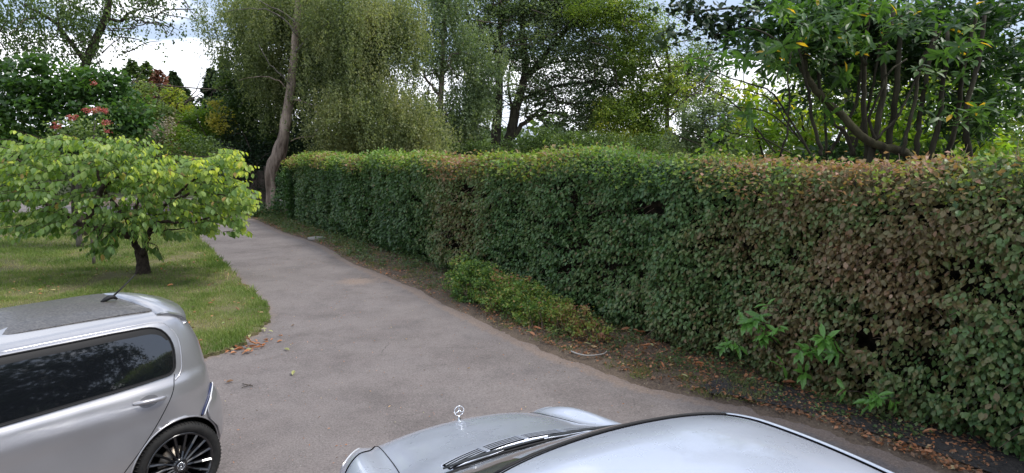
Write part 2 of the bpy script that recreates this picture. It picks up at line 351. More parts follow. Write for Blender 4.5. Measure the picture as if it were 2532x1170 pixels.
# driveway: fine grid, with the distance to its edges kept for the dust that gathers there
gx = np.concatenate([np.arange(-35, -14, .5), np.arange(-14, 9, .16)]); gy = np.concatenate([np.arange(-6, 2, .5), np.arange(2, 28, .16), np.arange(28, 36, .4)])
X, Y = np.meshgrid(gx, gy); PX = np.c_[X.ravel(), Y.ravel()]
ve = spline(VERGE, 6)
def dist(P, E):
    d = np.full(len(P), 9e9)
    for a, b in zip(E[:-1], E[1:]):
        ab = b - a; t = np.clip(((P - a) @ ab) / (ab @ ab), 0, 1); d = np.minimum(d, np.linalg.norm(P - a - t[:, None] * ab, axis=1))
    return d
dv = dist(PX, ve); dl = dist(PX, spline(LAWN, 3))
edge = np.maximum(np.clip(1 - dv / .24, 0, 1), .6 * np.clip(1 - dl / .25, 0, 1))
pt = np.exp(-(((PX[:, 0] + 3.05) / .5) ** 2 + ((PX[:, 1] - 12.25) / .45) ** 2)); edge = np.maximum(edge, .72 * pt)
w_, h_ = len(gx), len(gy); idx = np.arange(w_ * h_).reshape(h_, w_)
Fg = np.stack([idx[:-1, :-1], idx[:-1, 1:], idx[1:, 1:], idx[1:, :-1]], -1).reshape(-1, 4)
dz = .012 * smoothnoise(PX, 1.8, 5) - .012
tag(mesh_obj('driveway', np.c_[PX, dz], Fg, M['tarmac'], tint=edge), kind='structure')

def slab(name, outline, z, mat, depth=.06):
    """filled flat outline with a skirt"""
    V, E, F, *_ = delaunay_2d_cdt([Vector(p) for p in outline], [], [list(range(len(outline)))], 1, 1e-5)
    V = [(v.x, v.y, z) for v in V]; n = len(outline); me = list(F)
    b = len(V); V += [(p[0], p[1], z - depth) for p in outline]
    top_i = {}
    for i, p in enumerate(outline):
        top_i[i] = min(range(b), key=lambda k: (V[k][0] - p[0]) ** 2 + (V[k][1] - p[1]) ** 2) if b < 600 else i
    for i in range(n): me.append((top_i[i], b + i, b + (i + 1) % n, top_i[(i + 1) % n]))
    return mesh_obj(name, V, me, mat, smooth=False)
lawn_poly = [tuple(p) for p in lawn_edge] + [tuple(p) for p in spline(LAWN_NEAR, 4)]
tag(slab('lawn', lawn_poly, .035, M['turf']), kind='structure')

def strip(name, E, w0, w1, z, mat, bump=.0, nx=8, seed=3):
    """sheet on the far side of edge E, from offset w0 to w1, with an uneven surface"""
    ES = np.stack([np.convolve(np.pad(E[:, i], 12, 'edge'), np.ones(25) / 25, 'valid') for i in (0, 1)], 1)
    t = nrm(np.gradient(ES, axis=0)); nn = np.c_[-t[:, 1], t[:, 0]]    # points to the left of travel
    V = []; 
    for i in range(len(E)):
        for k in range(nx + 1):
            f = k / nx; w = w0 + (w1 - w0) * f
            V.append((*(E[i] + nn[i] * w), z if k else z - .03))
    V = np.array(V); V[:, 2] += bump * smoothnoise(V[:, :2], .22, seed) * (np.tile(np.arange(nx + 1), len(E)) > 0)
    a = np.arange(len(E) * (nx + 1)).reshape(len(E), nx + 1)
    F = np.stack([a[:-1, :-1], a[1:, :-1], a[1:, 1:], a[:-1, 1:]], -1).reshape(-1, 4)
    return mesh_obj(name, V, F, mat)
E = np.array(verge_edge)
tag(strip('verge', E, 0, 3.2, .012, M['soil'], .045, 16), kind='structure')

# ------------------------------------------------------------------ VEGETATION BUILDERS
def in_ellipsoid(n, c, r, pw=.45):
    d = nrm(rng.normal(size=(n, 3))); return np.array(c) + d * (rng.random((n, 1)) ** pw) * np.array(r)
def ell(px, py, rx, ry, Y, dy=None):
    """clump centre and radii from a surveyed outline at depth Y"""
    s = Y / 1560; return at(px, py, Y), (rx * s, (dy or min(rx, ry) * s * .8), ry * s)
def foliage(name, clumps, mat, parent, per, size, tpl='rhomb', style='round', base=.45, spread=.5, sub=.45, seed=0, fill=.75, strand=(.5, 1.4)):
    """clumps: (centre, radii[, tint shift]); per: leaves per square metre of outline"""
    P, D, Nn, S, T = [], [], [], [], []
    for cl in clumps:
        c, r = cl[0], cl[1]; sh = cl[2] if len(cl) > 2 else 0
        area = math.pi * r[0] * r[2]; n = int(per * area * (cl[3] if len(cl) > 3 else 1))
        if style == 'round':
            ns = max(6, int(n / 60)); sc_ = in_ellipsoid(ns, c, r, .33); st = rng.normal(0, 1, ns)
            k = rng.integers(0, ns, n); srad = sub * (.5 + rng.random(ns))
            p = sc_[k] + nrm(rng.normal(size=(n, 3))) * (rng.random((n, 1)) ** .5) * srad[k][:, None] * np.array((1, 1, .6))
            lo = rng.random(n) > fill; p[lo] = in_ellipsoid(lo.sum(), c, r, .5)
            t = base + sh + st[k] * .1 * spread * 2 + rng.normal(0, .13, n) * spread * 2
            d = rng.normal(size=(n, 3)) * (1, 1, .6) + (0, 0, -.25); nn = rng.normal(size=(n, 3)) * .7 + (0, 0, .8)
        else:
            m = 14; ns = max(5, n // m); ng = max(4, ns // 9); gc = in_ellipsoid(ng, c, r, .4); s0 = gc[rng.integers(0, ng, ns)] + rng.normal(0, sub * .55, (ns, 3)) * (1, 1, .8); ln = rng.uniform(*strand, ns)
            dr = rng.normal(0, .22, (ns, 2)); st = rng.normal(0, 1, ns)
            f = rng.random((ns, m)); 
            p = np.empty((ns, m, 3)); p[..., :2] = s0[:, None, :2] + dr[:, None] * (f[..., None] ** .6) * ln[:, None, None] + rng.normal(0, .05, (ns, m, 2))
            p[..., 2] = s0[:, None, 2] + .3 * ln[:, None] - f * ln[:, None]
            p = p.reshape(-1, 3); n = len(p); k = np.repeat(np.arange(ns), m)
            t = base + sh + st[k] * .11 * spread * 2 + rng.normal(0, .12, n) * spread * 2
            d = rng.normal(size=(n, 3)) * .6 + (0, 0, -.9); nn = rng.normal(size=(n, 3)) + (0, 0, .35)
        P.append(p); D.append(d); Nn.append(nn); S.append(size * rng.uniform(.65, 1.25, n)); T.append(t)
    P = np.concatenate(P); T = np.concatenate(T) + (smoothnoise(P, 1.1, 7 + seed) - .5) * 1.0 * spread
    keep = P[:, 2] > .05
    return leaves(name, P[keep], np.concatenate(D)[keep], np.concatenate(Nn)[keep], np.concatenate(S)[keep], np.clip(T[keep], 0, 1), tpl, mat, parent)

def px_path(pts, Y, r0, r1, k=4, ground=False, dy=0):
    """limb through surveyed points; radii in metres"""
    q = [at(a, b, Y + dy * i / max(1, len(pts) - 1)) for i, (a, b) in enumerate(pts)]
    if ground: q = [np.array((q[0][0], q[0][1], 0.0))] + q
    S = spline(q, k); return S, list(np.linspace(r0, r1, len(S)))

def limb(parent, pts, Y, r0, r1, mat, name='limb', k=4, ground=False, n=8, wob=.12, dy=0, jit=0.0):
    S, r = px_path(pts, Y, r0, r1, k, ground, dy)
    if jit: S[1:-1] += rng.normal(0, jit, S[1:-1].shape)
    if ground: r[0] *= 1.35; r[1] *= 1.12
    m = MB(); m.tube(S, r, n, wob); return m.build(name, mat, parent)

def twigs(parent, starts, mat, length, r, n_per=3, name='twigs', droop=.1, up=.5, spread=1.0):
    m = MB()
    for s in starts:
        for _ in range(n_per):
            d = nrm(np.array((random.gauss(0, spread), random.gauss(0, spread), random.gauss(up, .5)))); p = np.array(s, float); pts = [p]
            for i in range(4):
                d = nrm(d + rng.normal(0, .25, 3) + np.array((0, 0, -droop))); p = p + d * length / 4 * random.uniform(.7, 1.3); pts.append(p)
            m.tube(pts, list(np.linspace(r, r * .25, 5)), 4, 0, cap=False)
    o = m.build(name, mat, parent); o['kind'] = 'stuff'; return o

def root_at(name, px, Y, label, cat, group=None):
    p = at(px, 500, Y); o = empty(name, (0, 0, 0)); tag(o, label, cat, group); return o

BASES = {}
def plant(name, base, label, cat, group=None):
    o = empty(name); tag(o, label, cat, group); BASES[o.name] = Vector(base); return o

# ------------------------------------------------------------------ the clipped hedge
H0 = np.array((5.56, 2.59)); HU = np.array((-.556, .831)); HU = HU / np.linalg.norm(HU); HN = np.array((-HU[1], HU[0])) * 1.0
HN = -np.array((HU[1], -HU[0])); HN = HN if HN @ np.array((-1, -1)) > 0 else -HN      # faces the drive
HLEN = 25.4; HTOP = 2.405
def top_z(s):   # s = distance along the hedge; it dips and swells a little
    s = np.asarray(s, float)
    return HTOP + .05 * np.sin(s * .9) + .04 * np.sin(s * 2.3 + 1) + .07 * np.exp(-((s - 8.2) / 1.6) ** 2) - .30 * np.clip((s - 23.2) / 2.2, 0, 1) ** 2
def hedge_pt(s, z, depth):   # depth > 0 goes into the hedge
    s = np.asarray(s); z = np.asarray(z); s2 = np.c_[s, z]
    bulge = .30 * (smoothnoise(s2, .9, 21) - .5) + .18 * (smoothnoise(s2, .38, 22) - .5) + .09 * (smoothnoise(s2, .17, 24) - .5)
    batter = .10 * (z / 2.4) - .05 + .18 * np.clip((.35 - z) / .35, 0, 1) + .14 * np.clip((z - 2.25) / .2, 0, 1) ** 2
    endr = .5 * np.clip((s - 23.6) / 1.8, 0, 1) ** 2
    d = depth + batter + endr - bulge
    xy = H0 + HU * s[:, None] - HN * d[:, None]
    return np.c_[xy, z]
hedge = plant('hedge', (*(H0 + HU * 14 - HN * .5), 0), 'long clipped hornbeam hedge with brown patches running beside the driveway', 'hedge')
# opaque core in place of inner twigs, its near-black colour holding the inner shade
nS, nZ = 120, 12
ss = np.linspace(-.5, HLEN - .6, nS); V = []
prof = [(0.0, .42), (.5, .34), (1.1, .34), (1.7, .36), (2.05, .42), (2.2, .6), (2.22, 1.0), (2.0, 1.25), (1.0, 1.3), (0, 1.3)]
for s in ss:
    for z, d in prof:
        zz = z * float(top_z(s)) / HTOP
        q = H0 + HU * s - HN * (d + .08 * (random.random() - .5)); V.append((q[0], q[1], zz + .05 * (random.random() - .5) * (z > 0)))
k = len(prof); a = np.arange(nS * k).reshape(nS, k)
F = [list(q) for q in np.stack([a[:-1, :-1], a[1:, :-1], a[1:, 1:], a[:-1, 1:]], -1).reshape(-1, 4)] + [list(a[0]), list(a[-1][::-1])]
mesh_obj('branches', V, F, M['core'], hedge)  # one solid dark shell, not separate branches
def hedge_zone(s0, s1, per, size, tpl, face=True, pick=0):
    n = int((s1 - s0) * 2.4 * per); s = rng.uniform(s0, s1, n); z = rng.random(n) ** .97 * (top_z(s) + .02)
    dep = rng.random(n) ** 1.3 * .30
    # sprays: leaves gather in flat layers, with dark gaps between them
    lay = smoothnoise(np.c_[s * 1.0, z * 2.6], .30, 31)
    gap = smoothnoise(np.c_[s, z], .36, 33) + .22 * (smoothnoise(np.c_[s, z * 2], .12, 34) - .5)
    low = np.clip((.35 - z) / .35, 0, 1)
    keep = (gap > .065 + .18 * low + .09 * rng.random(n)) | (z > 2.0); keep &= ~((lay < .30) & (dep < .14)) | (z > 2.1)
    s, z, dep, lay = s[keep], z[keep], dep[keep], lay[keep]; n = len(s)
    P = hedge_pt(s, z, dep); n3 = np.array((*HN, 0.0))
    D = n3 * .55 + np.array((0, 0, -.62)) + rng.normal(0, .42, (n, 3)) * (1, 1, .7)
    Nn = n3 * .55 + np.array((0, 0, .85)) + rng.normal(0, .48, (n, 3))
    S = size * rng.uniform(.45, 1.25, n)
    # brown, scorched patches and greener ones
    b = smoothnoise(np.c_[s, z * .8], 2.2, 41) * .6 + smoothnoise(np.c_[s, z], .8, 42) * .4
    brown = np.exp(-(((s - 4.25) / 1.7) ** 2 + ((z - 1.3) / 1.3) ** 2)) * .42 * (.5 + smoothnoise(s2_ := np.c_[s, z * 1.4], .7, 45)) + np.exp(-(((s - 12.3) / 1.2) ** 2 + ((z - 1.2) / 1.4) ** 2)) * .24 + np.exp(-(((s - 4.6) / 2.2) ** 2 + ((z - .3) / .6) ** 2)) * .12
    T = .15 + .36 * (b - .38) + brown * 1.15 + rng.normal(0, .11, n) + .1 * (lay - .5)
    T += (rng.random(n) < .02) * .35
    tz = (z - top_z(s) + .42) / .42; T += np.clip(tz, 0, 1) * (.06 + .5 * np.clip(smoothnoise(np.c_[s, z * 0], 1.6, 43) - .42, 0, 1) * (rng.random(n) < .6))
    T = np.where((T > .76) & (rng.random(n) > .12), .60 + .14 * rng.random(n), T)
    return P, D, Nn, S, np.clip(T, 0, .95), tpl
zones = [hedge_zone(-.4, 8, 3200, .061, 'fine'), hedge_zone(8, 14.5, 2300, .068, 'oval'), hedge_zone(14.5, 25.1, 1700, .082, 'rhomb')]
P, D, Nn, S, T, _ = zones[0]
vis = (P[:, 0] / P[:, 1] < .80) & (P[:, 2] > .25)
front = (P[:, :2] - H0) @ HN                      # how far forward: the leaves that show whole
cand = np.where(vis)[0]; sc_ = S[cand] / np.linalg.norm(P[cand] - (0, 0, EYE), axis=1) * (1 + 2.2 * front[cand]); pick = cand[np.argsort(-sc_)[:300]]
for o in leaf_objects('leaf', P[pick], D[pick], Nn[pick], S[pick] * 1.05, T[pick], 'fine', M['hedge'], hedge): pass
rest = np.setdiff1d(np.arange(len(P)), pick)
leaves('leaves', P[rest], D[rest], Nn[rest], S[rest], T[rest], 'fine', M['hedge'], hedge)
for zn in zones[1:]: leaves('leaves', *zn[:5], zn[5], M['hedge'], hedge)
# end face and top of the hedge
n = 9000; s = HLEN - .4 + .25 * rng.random(n); dd = rng.random(n) * 1.2; z = rng.random(n) * 2.15
P = np.c_[H0 + HU * (s - .35 * (dd - .6) ** 2)[:, None] - HN * dd[:, None], z]
leaves('leaves', P, rng.normal(size=(n, 3)) + (0, 0, -.5), rng.normal(0, .5, (n, 3)) + (*HU, .6), .09 * rng.uniform(.7, 1.2, n), np.clip(rng.normal(.15, .1, n), 0, 1), 'rhomb', M['hedge'], hedge)
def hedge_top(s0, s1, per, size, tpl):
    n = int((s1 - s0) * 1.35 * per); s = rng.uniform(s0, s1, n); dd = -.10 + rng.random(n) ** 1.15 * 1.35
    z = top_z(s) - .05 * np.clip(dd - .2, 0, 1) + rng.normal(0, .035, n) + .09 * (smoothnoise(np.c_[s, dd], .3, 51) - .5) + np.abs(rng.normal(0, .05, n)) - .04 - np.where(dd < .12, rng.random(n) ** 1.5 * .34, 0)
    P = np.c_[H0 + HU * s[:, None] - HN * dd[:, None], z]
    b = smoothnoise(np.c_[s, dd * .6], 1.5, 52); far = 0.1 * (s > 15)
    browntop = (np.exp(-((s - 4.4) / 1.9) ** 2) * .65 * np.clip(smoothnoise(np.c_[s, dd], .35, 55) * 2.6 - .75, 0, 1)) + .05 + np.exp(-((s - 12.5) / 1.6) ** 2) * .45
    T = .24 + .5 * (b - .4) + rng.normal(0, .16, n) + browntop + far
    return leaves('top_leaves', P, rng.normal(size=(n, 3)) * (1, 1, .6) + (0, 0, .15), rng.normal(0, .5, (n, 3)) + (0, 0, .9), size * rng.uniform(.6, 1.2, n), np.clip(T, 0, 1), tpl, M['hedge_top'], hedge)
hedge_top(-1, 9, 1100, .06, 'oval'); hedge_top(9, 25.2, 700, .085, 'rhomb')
m = MB()
for _ in range(1500):
    s = random.random() ** 1.5 * 25 - .8; dd = random.uniform(.05, 1.0); z = float(top_z(s)) - .08; q = H0 + HU * s - HN * dd
    h = random.uniform(.06, .16) * (1.8 if random.random() < .08 else 1); a = random.gauss(0, .35), random.gauss(0, .35)
    m.tube([(q[0], q[1], z), (q[0] + a[0] * h * .5, q[1] + a[1] * h * .5, z + h * .6), (q[0] + a[0] * h, q[1] + a[1] * h, z + h)], [.0045, .0035, .002], 3, 0, cap=False)
for _ in range(500):   # bare twigs inside gaps of the face
    s = random.random() * 14 - .5; z = random.uniform(.05, 2.1); P0 = hedge_pt(np.array([s]), np.array([z]), np.array([.3]))[0]
    d = np.array((*HN, 0)) * .22 + rng.normal(0, .1, 3); m.tube([P0, P0 + d * .6, P0 + d + (0, 0, -.02)], [.005, .004, .002], 3, 0, cap=False)
o = m.build('clipped_twigs', M['twig'], hedge); o['kind'] = 'stuff'
# shoots that stand above the clipped top
def shoot(px, py, hgt, label, Y=None, n=8, mt='hedge_top'):
    base = at(px, py, Y); base[2] = HTOP - .05
    r = plant('hedge_shoot', base, label, 'shoot', 'young shoots standing above the hedge top')
    m = MB(); tip = base + np.array((random.gauss(0, .05), 0, hgt)); pts = spline([base, (base + tip) / 2 + rng.normal(0, .03, 3), tip], 4); m.tube(pts, list(np.linspace(.006, .002, len(pts))), 5, 0)
    m.build('stem', M['twig'], r)
    P = np.array([pts[int(len(pts) * (.25 + .7 * i / n))] for i in range(n)]); 
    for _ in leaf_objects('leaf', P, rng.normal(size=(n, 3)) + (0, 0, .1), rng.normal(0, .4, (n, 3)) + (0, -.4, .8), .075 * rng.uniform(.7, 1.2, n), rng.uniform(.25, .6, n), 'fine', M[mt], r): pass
shoot(1752, 372, .50, 'tall leafy shoot above the hedge in front of the grey green willow', 9.4, 14)
shoot(1775, 372, .26, 'short leafy shoot just right of the tallest shoot on the hedge', 9.3, 9)
shoot(1545, 375, .22, 'bright green shoot on the hedge top below the yellow green tree', 11.6, 10)
shoot(1455, 378, .30, 'thin bare shoot with two pale leaves at its tip, above the middle of the hedge', 12.8, 3)
shoot(1592, 380, .17, 'low bright shoot between the yellow green tree and the willow', 11.0, 9)

# ------------------------------------------------------------------ trees beyond the hedge
def T_(px, py, rx, ry, Y, sh=0, den=1): c, r = ell(px, py, rx, ry, Y); return (c, r, sh, den)

# the leaning birch at the end of the hedge
b0 = at(664, 505, 26.6); b0[2] = 0
t = plant('birch_tree', b0, 'tall leaning birch with a rugged twisted trunk at the far end of the hedge', 'tree', 'trees beyond the hedge')
pts = [at(667, 505, 26.6), at(670, 470, 26.6), at(669, 440, 26.6), at(676, 410, 26.6), at(690, 380, 26.6), at(701, 335, 26.6), at(712, 270, 26.6), at(720, 210, 26.6), at(728, 130, 26.6), at(733, 60, 26.6), at(742, -30, 26.7), at(752, -140, 26.8), at(760, -260, 27)]
pts = [np.array((b0[0] - .05, b0[1], -.05))] + pts
rad = [.19, .16, .18, .22, .25, .28, .22, .205, .175, .155, .145, .12, .09, .05]
Sp = spline(pts, 5); rr = np.interp(np.arange(len(Sp)), np.arange(len(rad)) * 5, rad); m = MB(); m.tube(Sp, list(rr), 14, .0)
Va = np.array(m.V); ctr = np.repeat(Sp, 14, 0); ang = np.tile(np.arange(14) / 14 * 2 * np.pi, len(Sp))
off = Va - ctr; hgt = Va[:, 2]; k_ = 1 + .13 * np.sin(ang * 3 + hgt * 1.3) * (hgt < 3.6) + (.12 + .2 * (hgt < 4)) * (smoothnoise(Va * (1, 1, .45), .16, 61) - .5)
m.V = [tuple(v) for v in ctr + off * k_[:, None]]; m.build('trunk', M['bark_birch'], t)
for p_, r0, r1 in [([(722, 215), (700, 190), (668, 160), (640, 110)], .07, .02), ([(708, 245), (740, 248), (770, 262), (790, 285), (795, 300)], .06, .025), ([(718, 350), (745, 340), (775, 335), (800, 300)], .05, .02),
                   ([(728, 130), (760, 95), (810, 60), (870, 30)], .07, .02), ([(733, 60), (705, 35), (660, 12), (620, -10)], .07, .02), ([(716, 230), (690, 200), (640, 190), (590, 200)], .05, .015),
                   ([(738, 10), (790, -10), (860, 0), (930, 40), (990, 110)], .09, .02), ([(735, 90), (700, 45), (640, 20), (560, 30)], .07, .02), ([(742, -20), (850, -60), (980, -40), (1050, 20)], .1, .03)]:
    limb(t, p_, 26.5, r0 * .6, r1 * .6, M['bark_birch' if r0 < .07 else 'bark_grey'], jit=.02, dy=-.4)
cl = [T_(610, 40, 100, 90, 27, 0, .5), (*ell(690, -10, 120, 70, 28.4), .08, .8), T_(835, 30, 100, 100, 26.3, .1), T_(740, 20, 60, 70, 28.2, .1), T_(920, 90, 120, 110, 26, .12), T_(985, 50, 70, 80, 26.5, .1), T_(840, 190, 120, 80, 26.3, .05), T_(905, 265, 120, 75, 25.5, .14, 1.1),
      T_(1000, 300, 110, 70, 26, .12), T_(815, 290, 75, 70, 26.2, .1, .9), T_(790, 120, 80, 110, 27.9, .05), T_(640, 130, 70, 90, 27.5, -.1, .5), T_(540, 130, 40, 80, 27.5, -.1, .16), T_(530, 60, 50, 70, 27.5, -.1, .2), T_(1060, 345, 80, 40, 26, .15), T_(860, 345, 90, 35, 27, .0), T_(660, 190, 60, 110, 28.3, .0, .8)]
foliage('crown', cl, M['birch'], t, 1450, .088, style='strand', base=.42, seed=1)
foliage('crown', [(c[0] + (0, 1.6, 0), c[1], c[2] - .3, (c[3] if len(c) > 3 else 1)) for c in cl], M['birch'], t, 500, .12, style='strand', base=.3, seed=2)

# dark evergreen mass left of the birch
def simple_tree(name, label, cat, Y, base_px, clumps, mat, per, size, trunk=None, style='round', bark='bark_grey', base=.45, group='trees beyond the hedge', tw=True, **k):
    b = at(base_px, 500, Y); b[2] = 0
    t = plant(name, b, label, cat, group)
    if trunk:
        for i, (pts, r0, r1) in enumerate(trunk): limb(t, pts, Y, r0, r1, M[bark], 'trunk' if i == 0 else 'limb', ground=(i == 0), jit=.03 if i else .0)
    cl = [T_(*c[:4], Y + (c[6] if len(c) > 6 else 0), *(c[4:6])) for c in clumps]
    foliage('crown', cl, M[mat], t, per, size, style=style, base=base, **k)
    if tw:
        st = [in_ellipsoid(1, c[0], c[1], .4)[0] for c in cl for _ in range(5)]
        twigs(t, st, M['twig_dark'], .06 * Y, .0011 * Y, 1)
    return t
simple_tree('beech_tree', 'tall dark tree standing close behind the leaning birch on its left', 'tree', 31, 610,
            [(600, 190, 60, 90, 0, 1), (650, 60, 90, 90, .05, .9), (590, 300, 80, 80, 0, 1), (650, 250, 80, 110, -.05, 1), (700, 340, 90, 70, -.1, 1), (760, 200, 80, 120, -.1, 1), (760, 60, 90, 90, -.05, .8), (860, 120, 90, 120, -.1, .7)],
            'mid', 560, .16, [([(620, 400), (622, 250), (640, 60)], .25, .12)], base=.25, seed=3)
simple_tree('yew_bush', 'very dark bush under the birch where the driveway ends', 'bush', 29.5, 600,
            [(590, 420, 70, 70, 0, 1), (640, 420, 60, 90, 0, 1.1), (560, 380, 60, 60, 0, 1), (650, 500, 34, 34, 0, 1), (690, 420, 50, 80, 0, 1.2, 1.2), (560, 330, 60, 60, .15, 1, 1.5)],
            'dark', 700, .12, [([(610, 470), (612, 400)], .1, .06)], base=.4, seed=4, bark='bark_dark')
simple_tree('holly_bush', 'dark glossy bush behind the far hedge end to the right of the birch trunk', 'bush', 30, 800,
            [(760, 370, 80, 50, 0, 1), (860, 360, 90, 50, 0, 1), (980, 372, 90, 40, 0, 1), (1070, 375, 70, 40, -.1, 1), (740, 330, 60, 50, .1, 1)],
            'dark', 620, .12, None, base=.55, seed=5)
simple_tree('slender_birch', 'slender pale birch between the leaning birch and the many stemmed tree', 'tree', 33, 1092,
            [(1140, 110, 90, 80, .1, .55), (1080, 60, 70, 80, 0, .5), (1160, 260, 70, 80, .1, 1.1), (1150, 335, 70, 50, 0, 1.2), (1040, 190, 60, 80, .05, .45), (1210, 180, 60, 70, .1, .7), (1060, 290, 70, 40, .1, .6), (1100, -30, 110, 60, 0, .6)],
            'greytree', 1050, .12, [([(1087, 400), (1088, 290), (1092, 200), (1096, 100), (1100, -40)], .20, .10), ([(1090, 200), (1070, 165), (1060, 120)], .09, .03), ([(1090, 240), (1060, 200), (1040, 170), (1020, 160)], .08, .03), ([(1089, 300), (1110, 280), (1125, 255)], .06, .03), ([(1092, 190), (1120, 150), (1150, 100)], .08, .03)],
            style='strand', bark='bark_birch', base=.42, seed=6)
big = simple_tree('spreading_tree', 'big spreading tree with several dark trunks from one base behind the middle of the hedge', 'tree', 37, 1240,
            [(1180, 40, 110, 60, 0, .5), (1290, -10, 130, 60, 0, .75), (1240, 110, 100, 70, .1, .6), (1340, 120, 90, 80, .1, .75), (1440, 60, 110, 80, 0, .75), (1500, 150, 90, 60, .05, .85), (1430, 210, 100, 45, 0, .4), (1330, 215, 40, 35, .1, .8), (1520, 250, 80, 60, 0, .85), (1380, 10, 120, 60, 0, .8), (1400, 300, 90, 26, 0, .55), (1400, 255, 80, 26, 0, .5), (1300, 250, 40, 50, 0, .4), (1470, 290, 60, 40, .1, .8), (1190, 250, 50, 60, 0, .6), (1180, 130, 60, 60, 0, .35)],
            'greytree', 720, .155, [([(1232, 385), (1226, 340), (1232, 270), (1234, 200), (1234, 120), (1240, 20), (1236, -60)], .36, .12),
              ([(1246, 380), (1262, 330), (1276, 270), (1292, 215), (1300, 170), (1298, 120), (1290, 60), (1300, -40)], .33, .12),
              ([(1262, 345), (1290, 310), (1320, 285), (1345, 262), (1360, 235)], .17, .06), ([(1300, 190), (1340, 150), (1375, 100), (1420, 60), (1470, 20)], .15, .05),
              ([(1236, 190), (1250, 165), (1268, 110), (1300, 60)], .13, .05), ([(1290, 215), (1330, 170), (1400, 150), (1500, 165), (1600, 180)], .10, .03),
              ([(1284, 250), (1340, 225), (1420, 205), (1500, 200), (1570, 198)], .12, .03), ([(1320, 262), (1370, 250), (1430, 262), (1480, 290)], .10, .03),
              ([(1300, 290), (1360, 280), (1400, 290), (1460, 330)], .08, .03), ([(1268, 280), (1262, 250), (1258, 215), (1262, 160)], .09, .05),
              ([(1230, 260), (1200, 230), (1170, 205), (1150, 165), (1130, 100), (1110, 40)], .20, .06), ([(1168, 205), (1160, 160), (1160, 90), (1150, 0)], .15, .07), ([(1172, 208), (1190, 190), (1225, 180)], .08, .04),
              ([(1234, 130), (1215, 80), (1205, 20)], .10, .05), ([(1290, 70), (1330, 30), (1360, -20)], .12, .05), ([(1240, 60), (1268, 40), (1290, 0)], .10, .05), ([(1380, 100), (1400, 60), (1395, 10)], .09, .04)],
            bark='bark_dark', base=.42, seed=7, sub=.6)
st = [at(random.gauss(a, 60), random.gauss(b, 35), 37) for a, b in [(1200, 60), (1180, 150), (1300, 60), (1400, 150), (1430, 210), (1450, 280), (1520, 210), (1350, 240), (1150, 220), (1390, 60)] for _ in range(9)]
twigs(big, st, M['bark_dark'], 3.0, .03, 2, droop=.05)
simple_tree('maple_tree', 'yellow green tree to the right of the spreading tree', 'tree', 35, 1648,
            [(1560, 110, 60, 90, -.1, .8), (1620, 70, 70, 70, 0, .45), (1650, 150, 60, 60, .05, .35), (1610, 240, 50, 80, 0, .95), (1540, 290, 80, 60, .12, .9), (1600, 335, 80, 40, .12, .9), (1500, 20, 110, 50, -.1, .7), (1680, 220, 50, 50, .2, .3)],
            'ygreen', 900, .14, [([(1652, 400), (1650, 320), (1650, 250), (1656, 180), (1640, 80)], .17, .06), ([(1650, 260), (1680, 215), (1700, 180)], .07, .03), ([(1652, 215), (1625, 160), (1600, 110)], .07, .03), ([(1651, 300), (1690, 250), (1720, 230)], .07, .03)], bark='bark_dark', base=.45, seed=8)
simple_tree('goat_willow', 'rounded grey green willow just above the hedge between the yellow tree and the laurel', 'tree', 24, 1760,
            [(1740, 300, 70, 55, 0, 1), (1690, 345, 60, 35, 0, 1), (1790, 345, 70, 40, 0, 1), (1820, 290, 50, 50, .1, .9), (1760, 260, 40, 30, .1, .7)],
            'greytree', 1300, .10, [([(1760, 400), (1755, 320)], .10, .05)], base=.48, seed=9, sub=.3)
simple_tree('oak_tree', 'thin crowned tree with bare looking branches behind the willow', 'tree', 40, 1700,
            [(1690, 190, 60, 70, 0, .45), (1730, 140, 60, 60, .1, .45), (1670, 250, 50, 50, 0, .7), (1760, 210, 60, 50, .1, .5)], 'mid', 800, .14,
            [([(1690, 400), (1690, 290), (1695, 220), (1710, 150)], .16, .07), ([(1692, 250), (1720, 200), (1750, 170)], .08, .03)], base=.45, seed=10)
for i, (px, Y, cl_, lab) in enumerate([(1300, 31, [(1290, 365, 60, 28, 0, 1), (1340, 350, 50, 35, .1, 1)], 'low green bush behind the hedge at the foot of the spreading tree'),
                             (1480, 32, [(1440, 350, 80, 30, 0, 1), (1530, 355, 70, 32, .1, 1)], 'wide green bush above the hedge below the arching limbs'),
                             (1620, 30, [(1600, 362, 60, 26, .2, 1), (1650, 368, 50, 22, .2, 1)], 'small yellowish bush just over the hedge left of the willow'),
                             (1170, 30, [(1130, 372, 60, 24, .1, 1), (1200, 366, 60, 26, 0, 1)], 'dark low bush behind the hedge under the slender birch')]):
    simple_tree('bush', lab, 'bush', Y, px, cl_, 'mid', 620, .11, None, base=.3, seed=11 + i, group='bushes behind the hedge', tw=False)

# far woodland that closes the view all round
cl = []
for a in np.linspace(-75, 62, 52):
    d = random.uniform(62, 80); h = random.uniform(3.0, 5.5)
    cl.append((np.array((math.sin(R(a)) * d, math.cos(R(a)) * d, h * .5)), (5.2, 3, h * .62), random.uniform(-.15, .15), 1))
wl = foliage('woodland', cl, M['mid'], None, 26, .75, base=.25, spread=.4, sub=1.4, seed=20)
tag(wl, kind='stuff')

